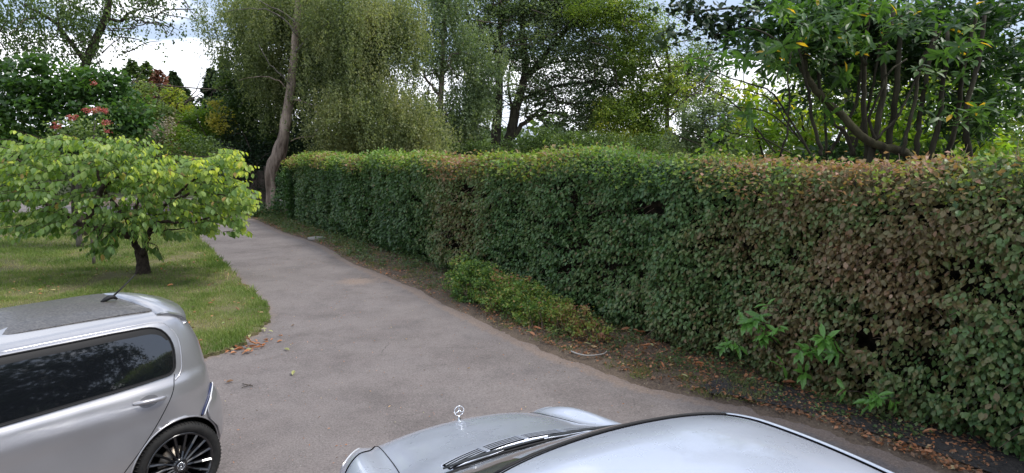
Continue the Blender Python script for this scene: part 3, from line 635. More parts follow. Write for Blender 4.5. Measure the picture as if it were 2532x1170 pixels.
# ------------------------------------------------------------------ left side: garden trees
simple_tree('weeping_birch', 'overhanging birch in the upper left corner with hanging twigs', 'tree', 19, 120,
            [(250, 20, 70, 55, 0, .9), (330, 10, 70, 35, 0, .7), (400, 0, 60, 36, 0, .75), (395, 62, 26, 34, 0, .4), (240, 100, 30, 60, 0, .55), (290, 90, 22, 50, .1, .28), (350, 50, 50, 22, 0, .35), (150, 10, 90, 80, 0, .9), (60, 40, 80, 90, 0, .9), (-20, 90, 80, 100, 0, .8), (180, 110, 50, 60, 0, .7), (470, 0, 22, 26, 0, .35)],
            'mid', 900, .085, [([(190, 480), (205, 200), (232, 110), (262, 40), (275, -40)], .16, .08), ([(225, 120), (262, 55), (300, 50), (330, 28), (370, 10), (440, -20)], .06, .02), ([(300, 48), (350, 50), (400, 62)], .03, .012), ([(215, 160), (140, 60), (60, 10)], .08, .03)],
            style='strand', bark='bark_dark', base=.3, seed=30, group='garden trees on the left', strand=(.3, .9))
b = at(200, 500, 16.5); b[2] = 0
vb = plant('viburnum', b, 'large shrub with broad dark green leaves above the small lawn tree', 'shrub', 'garden trees on the left')
vc = [T_(250, 210, 60, 50, 16.5), T_(300, 265, 55, 50, 16.5), T_(260, 300, 60, 50, 16), T_(330, 310, 45, 40, 16.5), T_(180, 240, 70, 90, 16.5), T_(100, 220, 80, 100, 16.5), T_(20, 260, 80, 110, 16.5), T_(220, 370, 90, 50, 16.5), T_(90, 370, 110, 60, 16.5), T_(0, 400, 90, 60, 16)]
foliage('crown', vc, M['laurel'], vb, 700, .15, 'oval', spread=.3, base=.5, sub=.35, seed=31)
limb(vb, [(190, 520), (195, 400), (210, 250)], 16.6, .07, .03, M['bark_grey'], 'trunk', ground=True)
b = at(235, 500, 13.8); b[2] = 0
hy = plant('flowering_shrub', b, 'shrub with coral pink flower heads at the left behind the lawn tree', 'shrub', 'garden trees on the left')
foliage('crown', [T_(230, 320, 34, 40, 14), T_(180, 330, 50, 50, 14)], M['mid'], hy, 700, .08, base=.5, seed=32)
limb(hy, [(225, 560), (228, 400), (235, 300)], 14, .03, .015, M['bark_grey'], 'trunk', ground=True)
for i, (a, c, rx, ry) in enumerate([(238, 272, 16, 7), (258, 275, 12, 7), (262, 302, 11, 6), (268, 325, 8, 6), (222, 275, 14, 8), (232, 206, 5, 7), (180, 290, 16, 8), (140, 310, 15, 8)]):
    q = foliage('flower_head', [T_(a, c, rx, ry, 13.6)], M['pink'], hy, 5200, .035, base=.5, sub=.06, seed=33 + i)
def conifer(name, label, px, ytop, ybase, wpx, Y, mat, per=380, base=.4, group='far conifers', lean=0):
    tp = at(px, ytop, Y); b = tp.copy(); b[2] = 0; H = tp[2]; Rm = wpx * Y / 1560 * 1.15
    t = plant(name, b, label, 'tree', group); m = MB(); m.tube([b, tp - (0, 0, .2)], [.14, .02], 7); m.build('trunk', M['bark_dark'], t)
    n = int(per * H * Rm); f = rng.random(n) ** .75; z = H * (1 - f * .93); tier = .72 + .28 * np.sin(z * 7 + np.sin(z * 3) * 2); a = rng.random(n) * 2 * np.pi; na = .45 + 1.1 * smoothnoise(np.c_[a * 1.6, z * 1.3], .7, int(px))
    r = Rm * (f * 1.25) ** .75 * tier * na * rng.random(n) ** .3
    Pn = np.c_[b[0] + np.cos(a) * r, b[1] + np.sin(a) * r, z - .15 * r + rng.normal(0, .06, n)]
    D = np.c_[np.cos(a), np.sin(a), np.full(n, -.25)] + rng.normal(0, .35, (n, 3)); T = np.clip(base + rng.normal(0, .18, n) + .4 * (smoothnoise(Pn, .7, 9) - .5), 0, 1)
    leaves('crown', Pn, D, rng.normal(0, .4, (n, 3)) + (0, 0, .8), .26 * rng.uniform(.6, 1.2, n), T, 'rhomb', M[mat], t)
conifer('fir_tree', 'dark narrow conifer in the sky gap left of the tall dark tree', 522, 168, 330, 60, 46, 'dark', 800, .55)
conifer('fir_tree', 'second dark conifer half hidden by the tall dark tree', 552, 150, 330, 50, 47, 'dark', 800, .5)
conifer('spruce_tree', 'green conifer at the left of the sky gap with a ragged top', 325, 148, 330, 90, 44, 'mid', 420, .25)
conifer('spruce_tree', 'pointed green conifer directly left of the rusty one', 362, 152, 330, 70, 45, 'mid', 420, .3)
conifer('rusty_conifer', 'conifer with rusty red dead foliage above the cable', 392, 172, 330, 64, 43, 'rust', 460, .5)
conifer('spruce_tree', 'bluish green conifer right of the rusty one', 428, 178, 330, 80, 46, 'dark', 700, .85)
conifer('spruce_tree', 'low dark conifer at the right foot of the conifer row', 458, 222, 340, 60, 46, 'dark', 700, .7)
simple_tree('hazel_tree', 'mid green rounded tree below the conifers at the left', 'tree', 29, 330, [(350, 250, 60, 45, .0, 1), (390, 285, 55, 35, .05, 1), (330, 300, 60, 40, 0, 1), (400, 320, 60, 28, -.1, 1)], 'mid', 600, .13, [([(350, 400), (350, 300)], .1, .05)], base=.5, seed=40, group='garden trees on the left')
simple_tree('golden_tree', 'tree with golden yellow leaves in front of the conifers', 'tree', 38, 430, [(430, 245, 34, 28, .1, 1), (410, 275, 45, 25, 0, .9), (455, 272, 34, 20, .25, .9)], 'ygreen', 560, .15, None, base=.5, seed=41, group='garden trees on the left')
simple_tree('lime_bush', 'bright lime green bush at the bend of the driveway', 'bush', 27, 455, [(445, 335, 40, 26, 0, 1), (480, 350, 40, 22, 0, 1), (430, 365, 30, 18, 0, 1)], 'lime', 900, .1, None, base=.4, seed=42, group='garden trees on the left', tw=False)
simple_tree('laurel_bush', 'glossy mid green bush left of the yellow shrub', 'bush', 30, 505, [(505, 285, 36, 34, .2, 1), (480, 305, 40, 28, .1, 1), (510, 330, 40, 30, 0, 1)], 'lime', 620, .13, None, base=.15, seed=43, group='garden trees on the left', tw=False)
simple_tree('yellow_shrub', 'shrub with pale yellow variegated leaves beside the dark trees', 'shrub', 29, 540, [(535, 262, 12, 22, 0, .9), (528, 296, 20, 20, 0, .7), (548, 320, 26, 16, 0, .5), (560, 290, 22, 30, -.2, .3)], 'yellow', 620, .12, None, base=.5, seed=44, group='garden trees on the left', tw=False)
simple_tree('pampas_shrub', 'shrub with pale buff plumes left of the lime green bush', 'shrub', 26, 400, [(405, 308, 34, 18, 0, .8), (385, 330, 30, 18, 0, .7), (420, 292, 18, 8, 0, .7)], 'plume', 620, .10, None, base=.5, seed=45, group='garden trees on the left', tw=False)
simple_tree('privet_bush', 'long dull green bush behind the small lawn tree', 'bush', 25.5, 380, [(340, 365, 70, 40, 0, 1), (430, 385, 70, 35, 0, 1), (500, 372, 50, 40, -.1, 1), (520, 420, 60, 50, -.1, 1), (400, 440, 110, 50, -.1, 1), (250, 430, 110, 60, -.1, 1), (100, 440, 130, 70, -.1, 1)], 'mid', 620, .11, None, base=.28, seed=46, group='garden trees on the left', tw=False)

# ------------------------------------------------------------------ gate and post at the end of the drive
gt = empty('wooden_gate', (*at(585, 470, 29)[:2], 0), R(-8)); tag(gt, 'weathered brown wooden gate in the shade at the end of the driveway', 'gate')
M['oldwood'] = plain('weathered wood', (.055, .042, .034), .85, noise=(7, (.10, .08, .065)))
for i in range(9):
    m = MB(); m.box((-1.5 + i * .34, 0, .95), (.31, .035, 1.55 + .02 * (i % 2))); m.build('board', M['oldwood'], gt, smooth=False)
for z in (.45, 1.4):
    m = MB(); m.box((-.14, .05, z), (3.1, .05, .11)); m.build('rail', M['oldwood'], gt, smooth=False)
for x in (-1.78, 1.5):
    m = MB(); m.box((x, 0, .95), (.15, .15, 1.95)); m.build('post', M['oldwood'], gt, smooth=False)
ps = at(628, 512, 27.6); po = empty('stone_post', (ps[0], ps[1], 0)); tag(po, 'short grey stone post with a round cap at the left edge of the hedge end', 'post')
m = MB(); m.tube([(0, 0, 0), (0, 0, .5), (0, 0, .52), (0, 0, .6)], [.12, .11, .15, .15], 12); m.build('shaft', plain('old stone', (.2, .19, .18), .9, noise=(14, (.12, .12, .1))), po)
m = MB(); m.tube([(0, 0, .6), (0, 0, .66), (0, 0, .74), (0, 0, .8), (0, 0, .83)], [.09, .14, .15, .1, .03], 12); m.build('cap', bpy.data.materials['old stone'], po)

# ------------------------------------------------------------------ overhead cables
def cable(label, a, b, sag, r):
    a, b = np.array(a), np.array(b); m = MB(); m.tube([a + (b - a) * t_ - (0, 0, 4 * sag * t_ * (1 - t_)) for t_ in np.linspace(0, 1, 24)], r, 5)
    o = m.build('overhead_cable', M['twig_dark'] if r > .02 else M['bark_grey']); tag(o, label, 'cable', 'cables across the sky gap')
cable('thick dark cable crossing in front of the rusty conifer', at(200, 180, 35), at(720, 222, 39), .35, .035)
cable('thin upper cable slanting down across the white cloud', at(300, 128, 50), at(620, 205, 52), .1, .016)

# ------------------------------------------------------------------ laurel with many stems, behind the near hedge
LY = 8.7
b = at(2120, 560, LY); b[2] = 0
la = plant('cherry_laurel', b, 'large laurel with many dark bare stems rising behind the near end of the hedge', 'tree')
def cpt(c): return [(1550 + x / 2.6, y / 2.6) for x, y in c]
stems = [([(1830, 1010), (1760, 975), (1600, 930), (1500, 870), (1400, 760), (1280, 650), (1200, 560), (1150, 480), (1140, 380), (1100, 250)], .062, .035, 0, 'bark_moss'),
  ([(1550, 960), (1530, 860), (1525, 600), (1530, 400), (1540, 200), (1560, 0)], .05, .035, .3, 'bark_dark'), ([(1580, 960), (1600, 860), (1650, 560), (1650, 300), (1720, 60)], .058, .04, .1, 'bark_dark'),
  ([(1670, 990), (1690, 860), (1725, 640), (1745, 400), (1760, 100)], .062, .04, .5, 'bark_dark'), ([(1440, 1000), (1480, 900), (1560, 650), (1600, 450), (1640, 200)], .035, .02, .6, 'bark_dark'),
  ([(1770, 990), (1800, 860), (1860, 600), (1885, 420), (1970, 250)], .036, .022, -.2, 'bark_dark'), ([(1860, 1000), (1875, 850), (1885, 720), (1930, 500), (1980, 200)], .05, .03, .2, 'bark_dark'),
  ([(1250, 1000), (1240, 930), (1190, 750), (1160, 550), (1100, 300)], .037, .02, -.1, 'bark_dark'), ([(985, 1010), (1030, 850), (1045, 650), (1035, 480), (1060, 330)], .016, .008, -.5, 'bark_dark'),
  ([(1460, 1000), (1400, 850), (1340, 800), (1250, 600), (1230, 450)], .03, .018, .1, 'bark_dark'), ([(960, 985), (850, 850), (700, 680), (560, 590), (420, 520)], .012, .005, -.6, 'bark_dark'),
  ([(1180, 990), (1080, 820), (950, 620), (860, 560), (640, 490), (500, 440)], .016, .006, -.4, 'bark_dark'), ([(1060, 990), (900, 900), (780, 880), (600, 830)], .010, .005, -.6, 'bark_dark'),
  ([(1160, 960), (1040, 800), (930, 640), (760, 580), (600, 560)], .012, .005, -.3, 'bark_dark'), ([(1300, 990), (1380, 850), (1460, 700), (1500, 500), (1520, 300)], .028, .016, .5, 'bark_dark'),
  ([(1280, 1000), (1270, 700), (1240, 520), (1260, 350)], .02, .012, .4, 'bark_dark'), ([(1600, 900), (1730, 760), (1830, 560), (1940, 330), (2020, 200)], .018, .01, -.3, 'bark_dark'),
  ([(1640, 990), (1560, 780), (1620, 620), (1680, 470), (1800, 380)], .022, .012, 0, 'bark_dark'), ([(1950, 1000), (2000, 800), (2040, 500), (2060, 200)], .05, .03, .1, 'bark_dark'),
  ([(2060, 1000), (2120, 760), (2160, 450), (2250, 100)], .045, .03, .3, 'bark_dark'), ([(2200, 1000), (2180, 700), (2260, 400), (2300, 100)], .05, .03, 0, 'bark_dark'), ([(1100, 880), (900, 720), (700, 690), (520, 620)], .01, .004, -.2, 'bark_dark'),
  ([(1340, 420), (1300, 300), (1180, 180), (1000, 120)], .025, .012, .1, 'bark_dark'), ([(1540, 420), (1440, 250), (1300, 130)], .025, .012, .2, 'bark_dark'), ([(1150, 500), (1040, 330), (900, 220), (760, 180)], .02, .01, 0, 'bark_dark')]
tips = []
for c, r0, r1, dy, bk in stems:
    if r0 > .03 and bk != 'bark_moss': r0, r1 = r0 * .8, r1 * .8
    pts = cpt(c); S_, rr_ = px_path(pts, LY + dy, r0, r1, 5)
    if r0 > .03: S_ = np.vstack([[S_[0] + ((2040 - pts[0][0]) * .001, .1, -1.6)], S_]); rr_ = [r0 * 1.1] + rr_
    S_[1:-1] += rng.normal(0, .006, S_[1:-1].shape); m = MB(); m.tube(S_, rr_, 8, .06); m.build('stem', M[bk], la); tips.append(S_)
def whorls(parent, pts, n, size, mat, base, tpl='long', up=.25, out=1.0, name='leaf', ind=False):
    """rosettes of large leaves at shoot tips"""
    P, D, Nn, S, T = [], [], [], [], []
    for q in pts:
        ax = nrm(rng.normal(0, .5, 3) + (0, -.15, .8)); kk = random.randint(n - 2, n + 2); tb = base + random.gauss(0, .1)
        u = nrm(np.cross(ax, (1, .2, .1))); v = np.cross(ax, u)
        for i in range(kk):
            a = i * 2.4 + random.gauss(0, .2); r_ = u * math.cos(a) + v * math.sin(a); d = nrm(r_ * out + ax * (up + .35 * random.gauss(0, 1)) + (0, 0, -.25))
            P.append(q + ax * .012 * i * size / .17); D.append(d); Nn.append(ax + (0, 0, .3) + rng.normal(0, .15, 3)); S.append(size * random.uniform(.6, 1.15))
            T.append(.97 if random.random() < .025 else min(.89, max(0, tb + random.gauss(0, .08))))
    return np.array(P), np.array(D), np.array(Nn), np.array(S), np.array(T)
# foliage: whorls near the front, clouds of leaves above and behind
spots = []
for x0, y0, rx, ry, k_ in [(1260, 190, 260, 110, 36), (1000, 350, 200, 120, 26), (640, 420, 180, 70, 12), (1480, 300, 200, 60, 14), (1700, 200, 200, 150, 20), (1150, 60, 350, 60, 22), (720, 760, 120, 60, 5), (1600, 60, 300, 60, 16), (1940, 600, 120, 250, 8), (2150, 300, 180, 260, 26), (2250, 700, 200, 200, 16), (900, 460, 200, 60, 8), (1380, 520, 120, 60, 5), (560, 960, 40, 50, 1), (1200, 700, 200, 120, 4)]:
    for _ in range(k_):
        a, c = random.gauss(0, .5), random.gauss(0, .5); spots.append(at(1550 + (x0 + a * rx) / 2.6, (y0 + c * ry) / 2.6, LY + random.uniform(-.9, .6)))
P, D, Nn, S, T = whorls(la, spots, 8, .19, M['laurel'], .5)
dist_ = np.linalg.norm(P - (0, 0, EYE), axis=1); ok = (np.abs(P[:, 0] / P[:, 1]) < .81) & ((P[:, 2] - EYE) / P[:, 1] < .24); order = np.argsort(-(S / dist_) * ok); pick = order[:300]; rest = order[300:]
for _ in leaf_objects('leaf', P[pick], D[pick], Nn[pick], S[pick], T[pick], 'long', M['laurel'], la): pass
leaves('leaves', P[rest], D[rest], Nn[rest], S[rest], T[rest], 'long', M['laurel'], la)
cl = [(*ell(1550 + x / 2.6, y / 2.6, rx / 2.6, ry / 2.6, LY + .8), sh, de) for x, y, rx, ry, sh, de in [(1300, 140, 420, 170, -.1, 1), (900, 270, 300, 150, -.1, .8), (1250, 400, 260, 110, -.1, .9), (1700, 150, 350, 200, -.1, .9), (1450, 520, 240, 90, -.1, .45), (2250, 200, 400, 260, -.1, 1), (2250, 700, 250, 300, 0, .8), (1380, 650, 120, 90, -.1, .3), (1480, 1000, 500, 60, -.1, .8)]]
foliage('leaves', cl + [(*ell(1550 + x / 2.6, y / 2.6, rx / 2.6, ry / 2.6, LY + 1.5), 0, de) for x, y, rx, ry, de in [(1300, 200, 520, 200, .8), (1900, 250, 450, 260, .9), (1500, 450, 420, 100, .6), (2350, 400, 250, 380, .9), (1050, 330, 330, 90, .7), (1500, 560, 330, 60, .35), (1150, 620, 160, 120, .3), (1850, 640, 260, 200, .45), (1400, 960, 420, 60, .7)]], M['laurel'], la, 950, .15, 'long', base=.25, spread=.35, sub=.25, seed=50)
# laurel low down; light from behind is put into its yellow green colour
lb = plant('backlit_laurel', at(2000, 560, 11.5) * (1, 1, 0), 'sunlit yellow green laurel growth glowing behind the dark stems', 'bush')
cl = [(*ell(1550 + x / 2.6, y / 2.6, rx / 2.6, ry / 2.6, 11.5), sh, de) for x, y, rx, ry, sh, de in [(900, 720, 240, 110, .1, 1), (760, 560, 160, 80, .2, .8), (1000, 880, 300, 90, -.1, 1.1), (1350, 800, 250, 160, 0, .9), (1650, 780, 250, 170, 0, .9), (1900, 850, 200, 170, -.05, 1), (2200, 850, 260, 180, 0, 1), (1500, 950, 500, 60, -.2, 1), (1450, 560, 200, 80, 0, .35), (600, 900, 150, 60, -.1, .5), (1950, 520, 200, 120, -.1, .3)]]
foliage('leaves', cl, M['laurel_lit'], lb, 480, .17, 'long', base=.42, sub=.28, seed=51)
limb(lb, [(2000, 430), (1990, 330), (1960, 260)], 11.5, .03, .01, M['bark_dark'], 'stem')
limb(lb, [(1900, 430), (1870, 330), (1850, 270)], 11.5, .025, .01, M['bark_dark'], 'stem')
# dark round leaved tree over the top
hz = plant('linden_tree', at(2080, 500, 13) * (1, 1, 0), 'overhanging tree with round dark leaves against the sky at the top right', 'tree')
cl = [(*ell(1550 + x / 2.6, y / 2.6, rx / 2.6, ry / 2.6, 12), sh, de) for x, y, rx, ry, sh, de in [(250, 40, 130, 60, 0, .6), (450, 60, 200, 90, 0, .8), (700, 120, 260, 110, 0, .9), (560, 220, 220, 80, 0, .75), (1000, 20, 300, 80, 0, .9), (750, 300, 140, 50, .1, .6), (320, 200, 110, 60, .35, .6), (250, 280, 120, 50, .6, .5), (1400, 40, 300, 120, 0, .8), (1900, 100, 300, 160, 0, .8), (2300, 100, 300, 200, 0, .8)]]
foliage('crown', cl, M['dark'], hz, 420, .13, 'fine', base=.35, sub=.3, seed=52)
limb(hz, [(2110, 480), (2100, 250), (2060, 60), (1980, -60)], 13, .12, .06, M['bark_dark'], 'trunk', ground=True)
for p_ in [[(2070, 90), (1950, 30), (1830, 20), (1700, 30)], [(2060, 60), (1950, 80), (1850, 70), (1760, 90)], [(2075, 120), (2180, 60), (2290, 30)], [(2040, 20), (1930, -30), (1800, -20)]]:
    limb(hz, p_, 12.6, .05, .012, M['bark_dark'], dy=-.7)

# ------------------------------------------------------------------ small cherry on the lawn
cb = at(355, 680, 12.9); cb[2] = .03
ch = plant('small_tree', cb, 'small spreading tree with drooping fresh green leaves on the lawn', 'tree')
m = MB(); S_ = spline([cb + (0, 0, -.05), cb + (.0, 0, .12), at(353, 650, 12.9), at(350, 632, 12.9), at(347, 618, 12.9)], 4); m.tube(S_, list(np.interp(np.arange(len(S_)), [0, 3, 8, 16], [.17, .135, .115, .115])), 12, .05); m.build('trunk', M['bark_cherry'], ch)
brs = [([(350, 632), (338, 610), (330, 592), (322, 560), (300, 520), (262, 480)], 12.9, .075, .03), ([(354, 630), (362, 600), (368, 578), (380, 545), (410, 505), (450, 470)], 12.8, .065, .025),
       ([(215, 560), (230, 520), (250, 470), (278, 440), (310, 430)], 12.2, .075, .03), ([(340, 590), (280, 570), (215, 560), (150, 520), (60, 480)], 12.6, .08, .03), ([(380, 545), (430, 550), (490, 545), (540, 530)], 12.3, .035, .012), ([(410, 505), (470, 480), (530, 480), (590, 490)], 12.2, .03, .01),
       ([(450, 470), (500, 430), (550, 410), (590, 395)], 12.3, .025, .008), ([(322, 560), (340, 500), (360, 440), (380, 390)], 12.6, .04, .012), ([(368, 578), (420, 570), (480, 560)], 12.4, .02, .008), ([(262, 480), (240, 420), (260, 360)], 12.3, .03, .01), ([(300, 520), (270, 540), (240, 590)], 12.0, .02, .008), ([(150, 520), (80, 430), (20, 380)], 12.4, .035, .012), ([(360, 600), (385, 605), (392, 618)], 12.7, .012, .006)]
for p_, Y, r0, r1 in brs: limb(ch, p_, Y, r0, r1, M['bark_cherry'], 'branch', dy=-.3, jit=.012)
spots = []
for x0, y0, rx, ry, k_ in [(270, 360, 50, 26, 70), (330, 375, 45, 24, 60), (250, 420, 60, 40, 90), (350, 430, 70, 36, 100), (440, 410, 60, 30, 80), (500, 400, 45, 22, 50), (560, 385, 34, 18, 42), (585, 410, 22, 18, 26), (440, 470, 70, 35, 90), (540, 460, 55, 26, 66), (590, 480, 34, 26, 50), (560, 520, 50, 26, 52), (300, 500, 80, 40, 90), (260, 560, 50, 36, 56), (250, 610, 34, 20, 24), (400, 530, 60, 30, 60), (480, 530, 50, 26, 50), (590, 555, 22, 20, 18), (500, 560, 34, 14, 18), (425, 575, 30, 8, 6), (388, 612, 12, 14, 5), (350, 560, 40, 24, 34),
                           (150, 375, 70, 40, 90), (50, 380, 80, 50, 90), (60, 420, 90, 70, 100), (150, 520, 80, 60, 90), (40, 520, 80, 60, 90), (-30, 450, 60, 70, 60)]:
    for _ in range(int(k_ * .50)):
        a = nrm(rng.normal(size=2)) * random.random() ** .45 * 1.08; q = at(x0 + a[0] * rx, y0 + a[1] * ry, 12.3 + random.uniform(-1.0, 1.1)); spots.append(q)
P, D, Nn, S, T = [], [], [], [], []
m = MB(); C0 = at(340, 520, 12.6)
for q in spots:
    o_ = nrm((q - C0) * (1, 1, .35)); dr = nrm(o_ + rng.normal(0, .45, 3) * (1, 1, .4) + (0, 0, -.12)); ln = random.uniform(.25, .58)
    pp = [q - dr * ln * .5, q + (0, 0, .02), q + dr * ln * .5 + (0, 0, -.05)]; m.tube(pp, [.006, .004, .002], 3, 0, cap=False)
    young = np.clip((q[0] + 8.0) / 2.6, 0, 1) * .22 + .15 * (q[2] > 2.0); kk = random.randint(7, 12)  # limer young tips; sunlight on right and top is also put into the tint
    for i in range(kk):
        f = i / (kk - 1); base_ = pp[0] * (1 - f) ** 2 + 2 * pp[1] * f * (1 - f) + pp[2] * f * f; sd_ = np.cross(dr, (0, 0, 1)) * (1 if i % 2 else -1)
        P.append(base_); D.append(nrm(sd_ * .6 + dr * .45 + np.array((0, 0, -.8 - .35 * random.random())) + rng.normal(0, .18, 3)))
        Nn.append(nrm(-sd_ * 0 + dr * .2 + (0, 0, .7) + sd_ * .6 + rng.normal(0, .25, 3))); S.append(random.uniform(.08, .175) * (1 - .35 * (f > .8)))
        T.append(.25 + young * (.4 + f) + random.gauss(0, .15) + (.15 if f > .8 else 0) - .14 * (q[2] < 1.3))
P, D, Nn, S = map(np.array, (P, D, Nn, S)); T = np.clip(T, 0, .999); T = np.where(rng.random(len(T)) < .02, .99, np.minimum(T, .92))
o = m.build('twigs', M['bark_cherry'], ch); o['kind'] = 'stuff'
ok = (np.abs(P[:, 0] / P[:, 1]) < .80); order = np.argsort(-(S / P[:, 1] ** 1.6) * ok); pick = order[:300]; rest = order[300:]
for _ in leaf_objects('leaf', P[pick], D[pick], Nn[pick], S[pick], T[pick], 'fine', M['cherry'], ch, steps=12): pass
leaves('leaves', P[rest], D[rest], Nn[rest], S[rest], T[rest], 'fine', M['cherry'], ch)

# ------------------------------------------------------------------ grass on the lawn
def inside(P, poly):
    x, y = P[:, 0], P[:, 1]; c = np.zeros(len(P), bool); q = np.array(poly)
    for (x1, y1), (x2, y2) in zip(q, np.roll(q, -1, 0)):
        c ^= ((y1 > y) != (y2 > y)) & (x < (x2 - x1) * (y - y1) / (y2 - y1 + 1e-12) + x1)
    return c
def grass(x0, x1, y0, y1, per, hgt):
    n = int((x1 - x0) * (y1 - y0) * per); P = np.c_[rng.uniform(x0, x1, n), rng.uniform(y0, y1, n)]; vis = (P[:, 0] / P[:, 1] > -.86)
    P = P[vis]; P = P[inside(P, lawn_poly)]; n = len(P)
    cl_ = smoothnoise(P, .35, 71); bare = smoothnoise(P, .9, 72) * .6 + smoothnoise(P, .3, 73) * .4
    tr = np.exp(-((P[:, 0] - cb[0]) ** 2 + (P[:, 1] - cb[1]) ** 2) / .5); bp = np.exp(-(((P[:, 0] + 4.35) / .55) ** 2 + ((P[:, 1] - 8.9) / .35) ** 2))
    k_ = rng.random(n) > np.clip((bare - .56) * 4, 0, .85) + .75 * tr + .5 * bp; P, cl_, bare, bp = P[k_], cl_[k_], bare[k_], bp[k_]; n = len(P)
    de = dist(P, np.array(lawn_edge)[::3]); lush = np.clip(1 - de / .5, 0, 1)
    D = rng.normal(0, .5, (n, 3)) + (0, 0, .9); D[:, 2] = np.abs(D[:, 2])
    T = .47 + 1.0 * (bare - .5) + rng.normal(0, .14, n) - .15 * lush + .35 * bp
    return leaves('grass', np.c_[P, np.full(n, .03)], D, rng.normal(size=(n, 3)), hgt * rng.uniform(.4, 1.2, n) * (.65 + .6 * cl_) * (1 + .5 * lush), np.clip(T, 0, 1), 'blade', M['grass'])
g1 = grass(-10, -3.4, 6.3, 11, 5200, .065); g2 = grass(-16, -3.6, 11, 16.5, 1900, .085); g3 = grass(-26, -8, 16.5, 27, 700, .12)
for g_ in (g1, g2, g3): tag(g_, 'short green lawn grass with worn patches', 'grass', 'lawn grass')
# rough grass on the verge
def along(s):   # point on the verge edge at distance s from the near end, and the normal into the verge
    i = np.clip(np.asarray(s) / CUM[-1], 0, 1); q = np.stack([np.interp(i * CUM[-1], CUM, EE[:, 0]), np.interp(i * CUM[-1], CUM, EE[:, 1])], -1); return q
EE = ve[::-1]; CUM = np.r_[0, np.cumsum(np.linalg.norm(np.diff(EE, axis=0), axis=1))]
def verge_pts(n, y0, y1, w0, w1):
    """random points between the drive edge and the hedge foot, y measured on the edge"""
    s = rng.uniform(0, CUM[-1], n * 6); q = along(s); k_ = (q[:, 1] > y0) & (q[:, 1] < y1); q = q[k_][:n]
    f = rng.uniform(w0, w1, len(q)); foot = H0 + HU * (((q - H0) @ HU)[:, None]) - HN * .15
    return np.c_[q + (foot - q) * f[:, None], np.full(len(q), .035)]
def tuft_grass(P, per, hgt, spread=.07):
    n = len(P) * per; Q = np.repeat(P, per, 0) + np.c_[rng.normal(0, spread, (n, 2)), np.zeros(n)]
    return leaves('verge_grass', Q, rng.normal(0, .55, (n, 3)) + (0, 0, .8), rng.normal(size=(n, 3)), hgt * rng.uniform(.4, 1.2, n), np.clip(rng.normal(.4, .2, n), 0, 1), 'blade', M['dead_grass'])
g4 = tuft_grass(verge_pts(190, 5.95, 7.0, .08, .6), 60, .08, .06); g5 = tuft_grass(verge_pts(130, 7.0, 14, .1, .9), 40, .07); g6 = tuft_grass(verge_pts(260, 14, 26, .1, .95), 26, .09); g7 = tuft_grass(verge_pts(40, 3, 6, .3, 1), 20, .06)
for g_ in (g4, g5, g6, g7): tag(g_, 'dry rough grass tufts along the foot of the hedge', 'grass', 'verge grass')
# black grit patch near the right
CG = np.array([(1.95, 6.42), (2.12, 6.22), (2.55, 5.92), (2.98, 5.62), (3.25, 5.28), (3.55, 4.85), (3.95, 4.3), (4.5, 3.6), (4.9, 3.9), (4.3, 4.85), (3.85, 5.45), (3.35, 6.0), (2.85, 6.5), (2.4, 6.72)])
cgp = jag(np.vstack([CG, CG[:1]]), 8, .05, 9)[:-1]
gv = slab('grit', [tuple(p) for p in cgp], .057, M['cinder'], .003); tag(gv, kind='structure')
n = 5000; a = verge_pts(n, 1.5, 26, -.02, 1); gr = leaves('gravel', a + rng.normal(0, .01, a.shape) * (1, 1, .3) + (0, 0, .015), rng.normal(size=(len(a), 3)), rng.normal(size=(len(a), 3)) + (0, 0, 1), rng.uniform(.008, .028, len(a)), rng.uniform(0, 1, len(a)), 'curl', M['plume']); tag(gr, 'scattered small stones and bits on the verge', 'gravel')

# ------------------------------------------------------------------ leaf litter and fallen leaves
n = 9000; a = np.vstack([verge_pts(9000, 4.5, 9.5, .10, 1.05), verge_pts(6000, 9.5, 27, .0, 1), verge_pts(2600, 2, 6, .12, 1)])
lt = leaves('leaf_litter', a + np.c_[np.zeros((len(a), 2)), rng.uniform(0, .03, len(a))], rng.normal(size=(len(a), 3)) * (1, 1, .3), rng.normal(0, .45, (len(a), 3)) + (0, 0, 1), rng.uniform(.02, .055, len(a)), np.clip(rng.normal(.35, .25, len(a)), 0, 1), 'oval', M['litter'])
tag(lt, 'brown dead leaves lying along the foot of the hedge', 'dead leaves', 'leaf litter')
nl = 200; a = np.random.default_rng(8).uniform(size=(60, 2)); P = np.c_[-3.35 + .30 * (a[:, 0] + a[:, 1] - 1) * 1.3, 8.05 + .42 * (a[:, 1] - .5) * 2, np.full(60, .012)]
def fallen(P, sizes, tints, label, group, tpl='curl', cat='fallen leaf', mt='litter'):
    n = len(P); D = rng.normal(size=(n, 3)) * (1, 1, .12); Nn = rng.normal(0, .3, (n, 3)) + (0, 0, 1)
    for o in leaf_objects('fallen_leaf', P, D, Nn, sizes, tints, tpl, M[mt], None):
        tag(o, label, cat, group)
fallen(P[:34], rng.uniform(.06, .12, 34), rng.uniform(.45, .8, 34), 'curled orange dead leaf in the small heap at the corner of the lawn', 'orange leaves heaped at the lawn corner')
fallen(np.c_[rng.uniform(-3.95, -3.3, 12), rng.uniform(7.6, 8.9, 12), np.full(12, .03)], rng.uniform(.07, .13, 12), np.full(12, .97), 'flat green fallen leaf at the lawn corner', 'green leaves at the lawn corner', 'long')
a = np.vstack([verge_pts(85, 5.9, 8.0, .25, 1.0), verge_pts(22, 4.6, 5.9, .4, 1.0), verge_pts(10, 8, 11, .1, .3)])
a[:, 2] = rng.uniform(.05, .12, len(a))
fallen(a, rng.uniform(.08, .15, len(a)), np.clip(rng.normal(.58, .14, len(a)), .3, .85), 'large rusty orange laurel leaf lying on the verge below the hedge', 'rusty leaves on the verge')
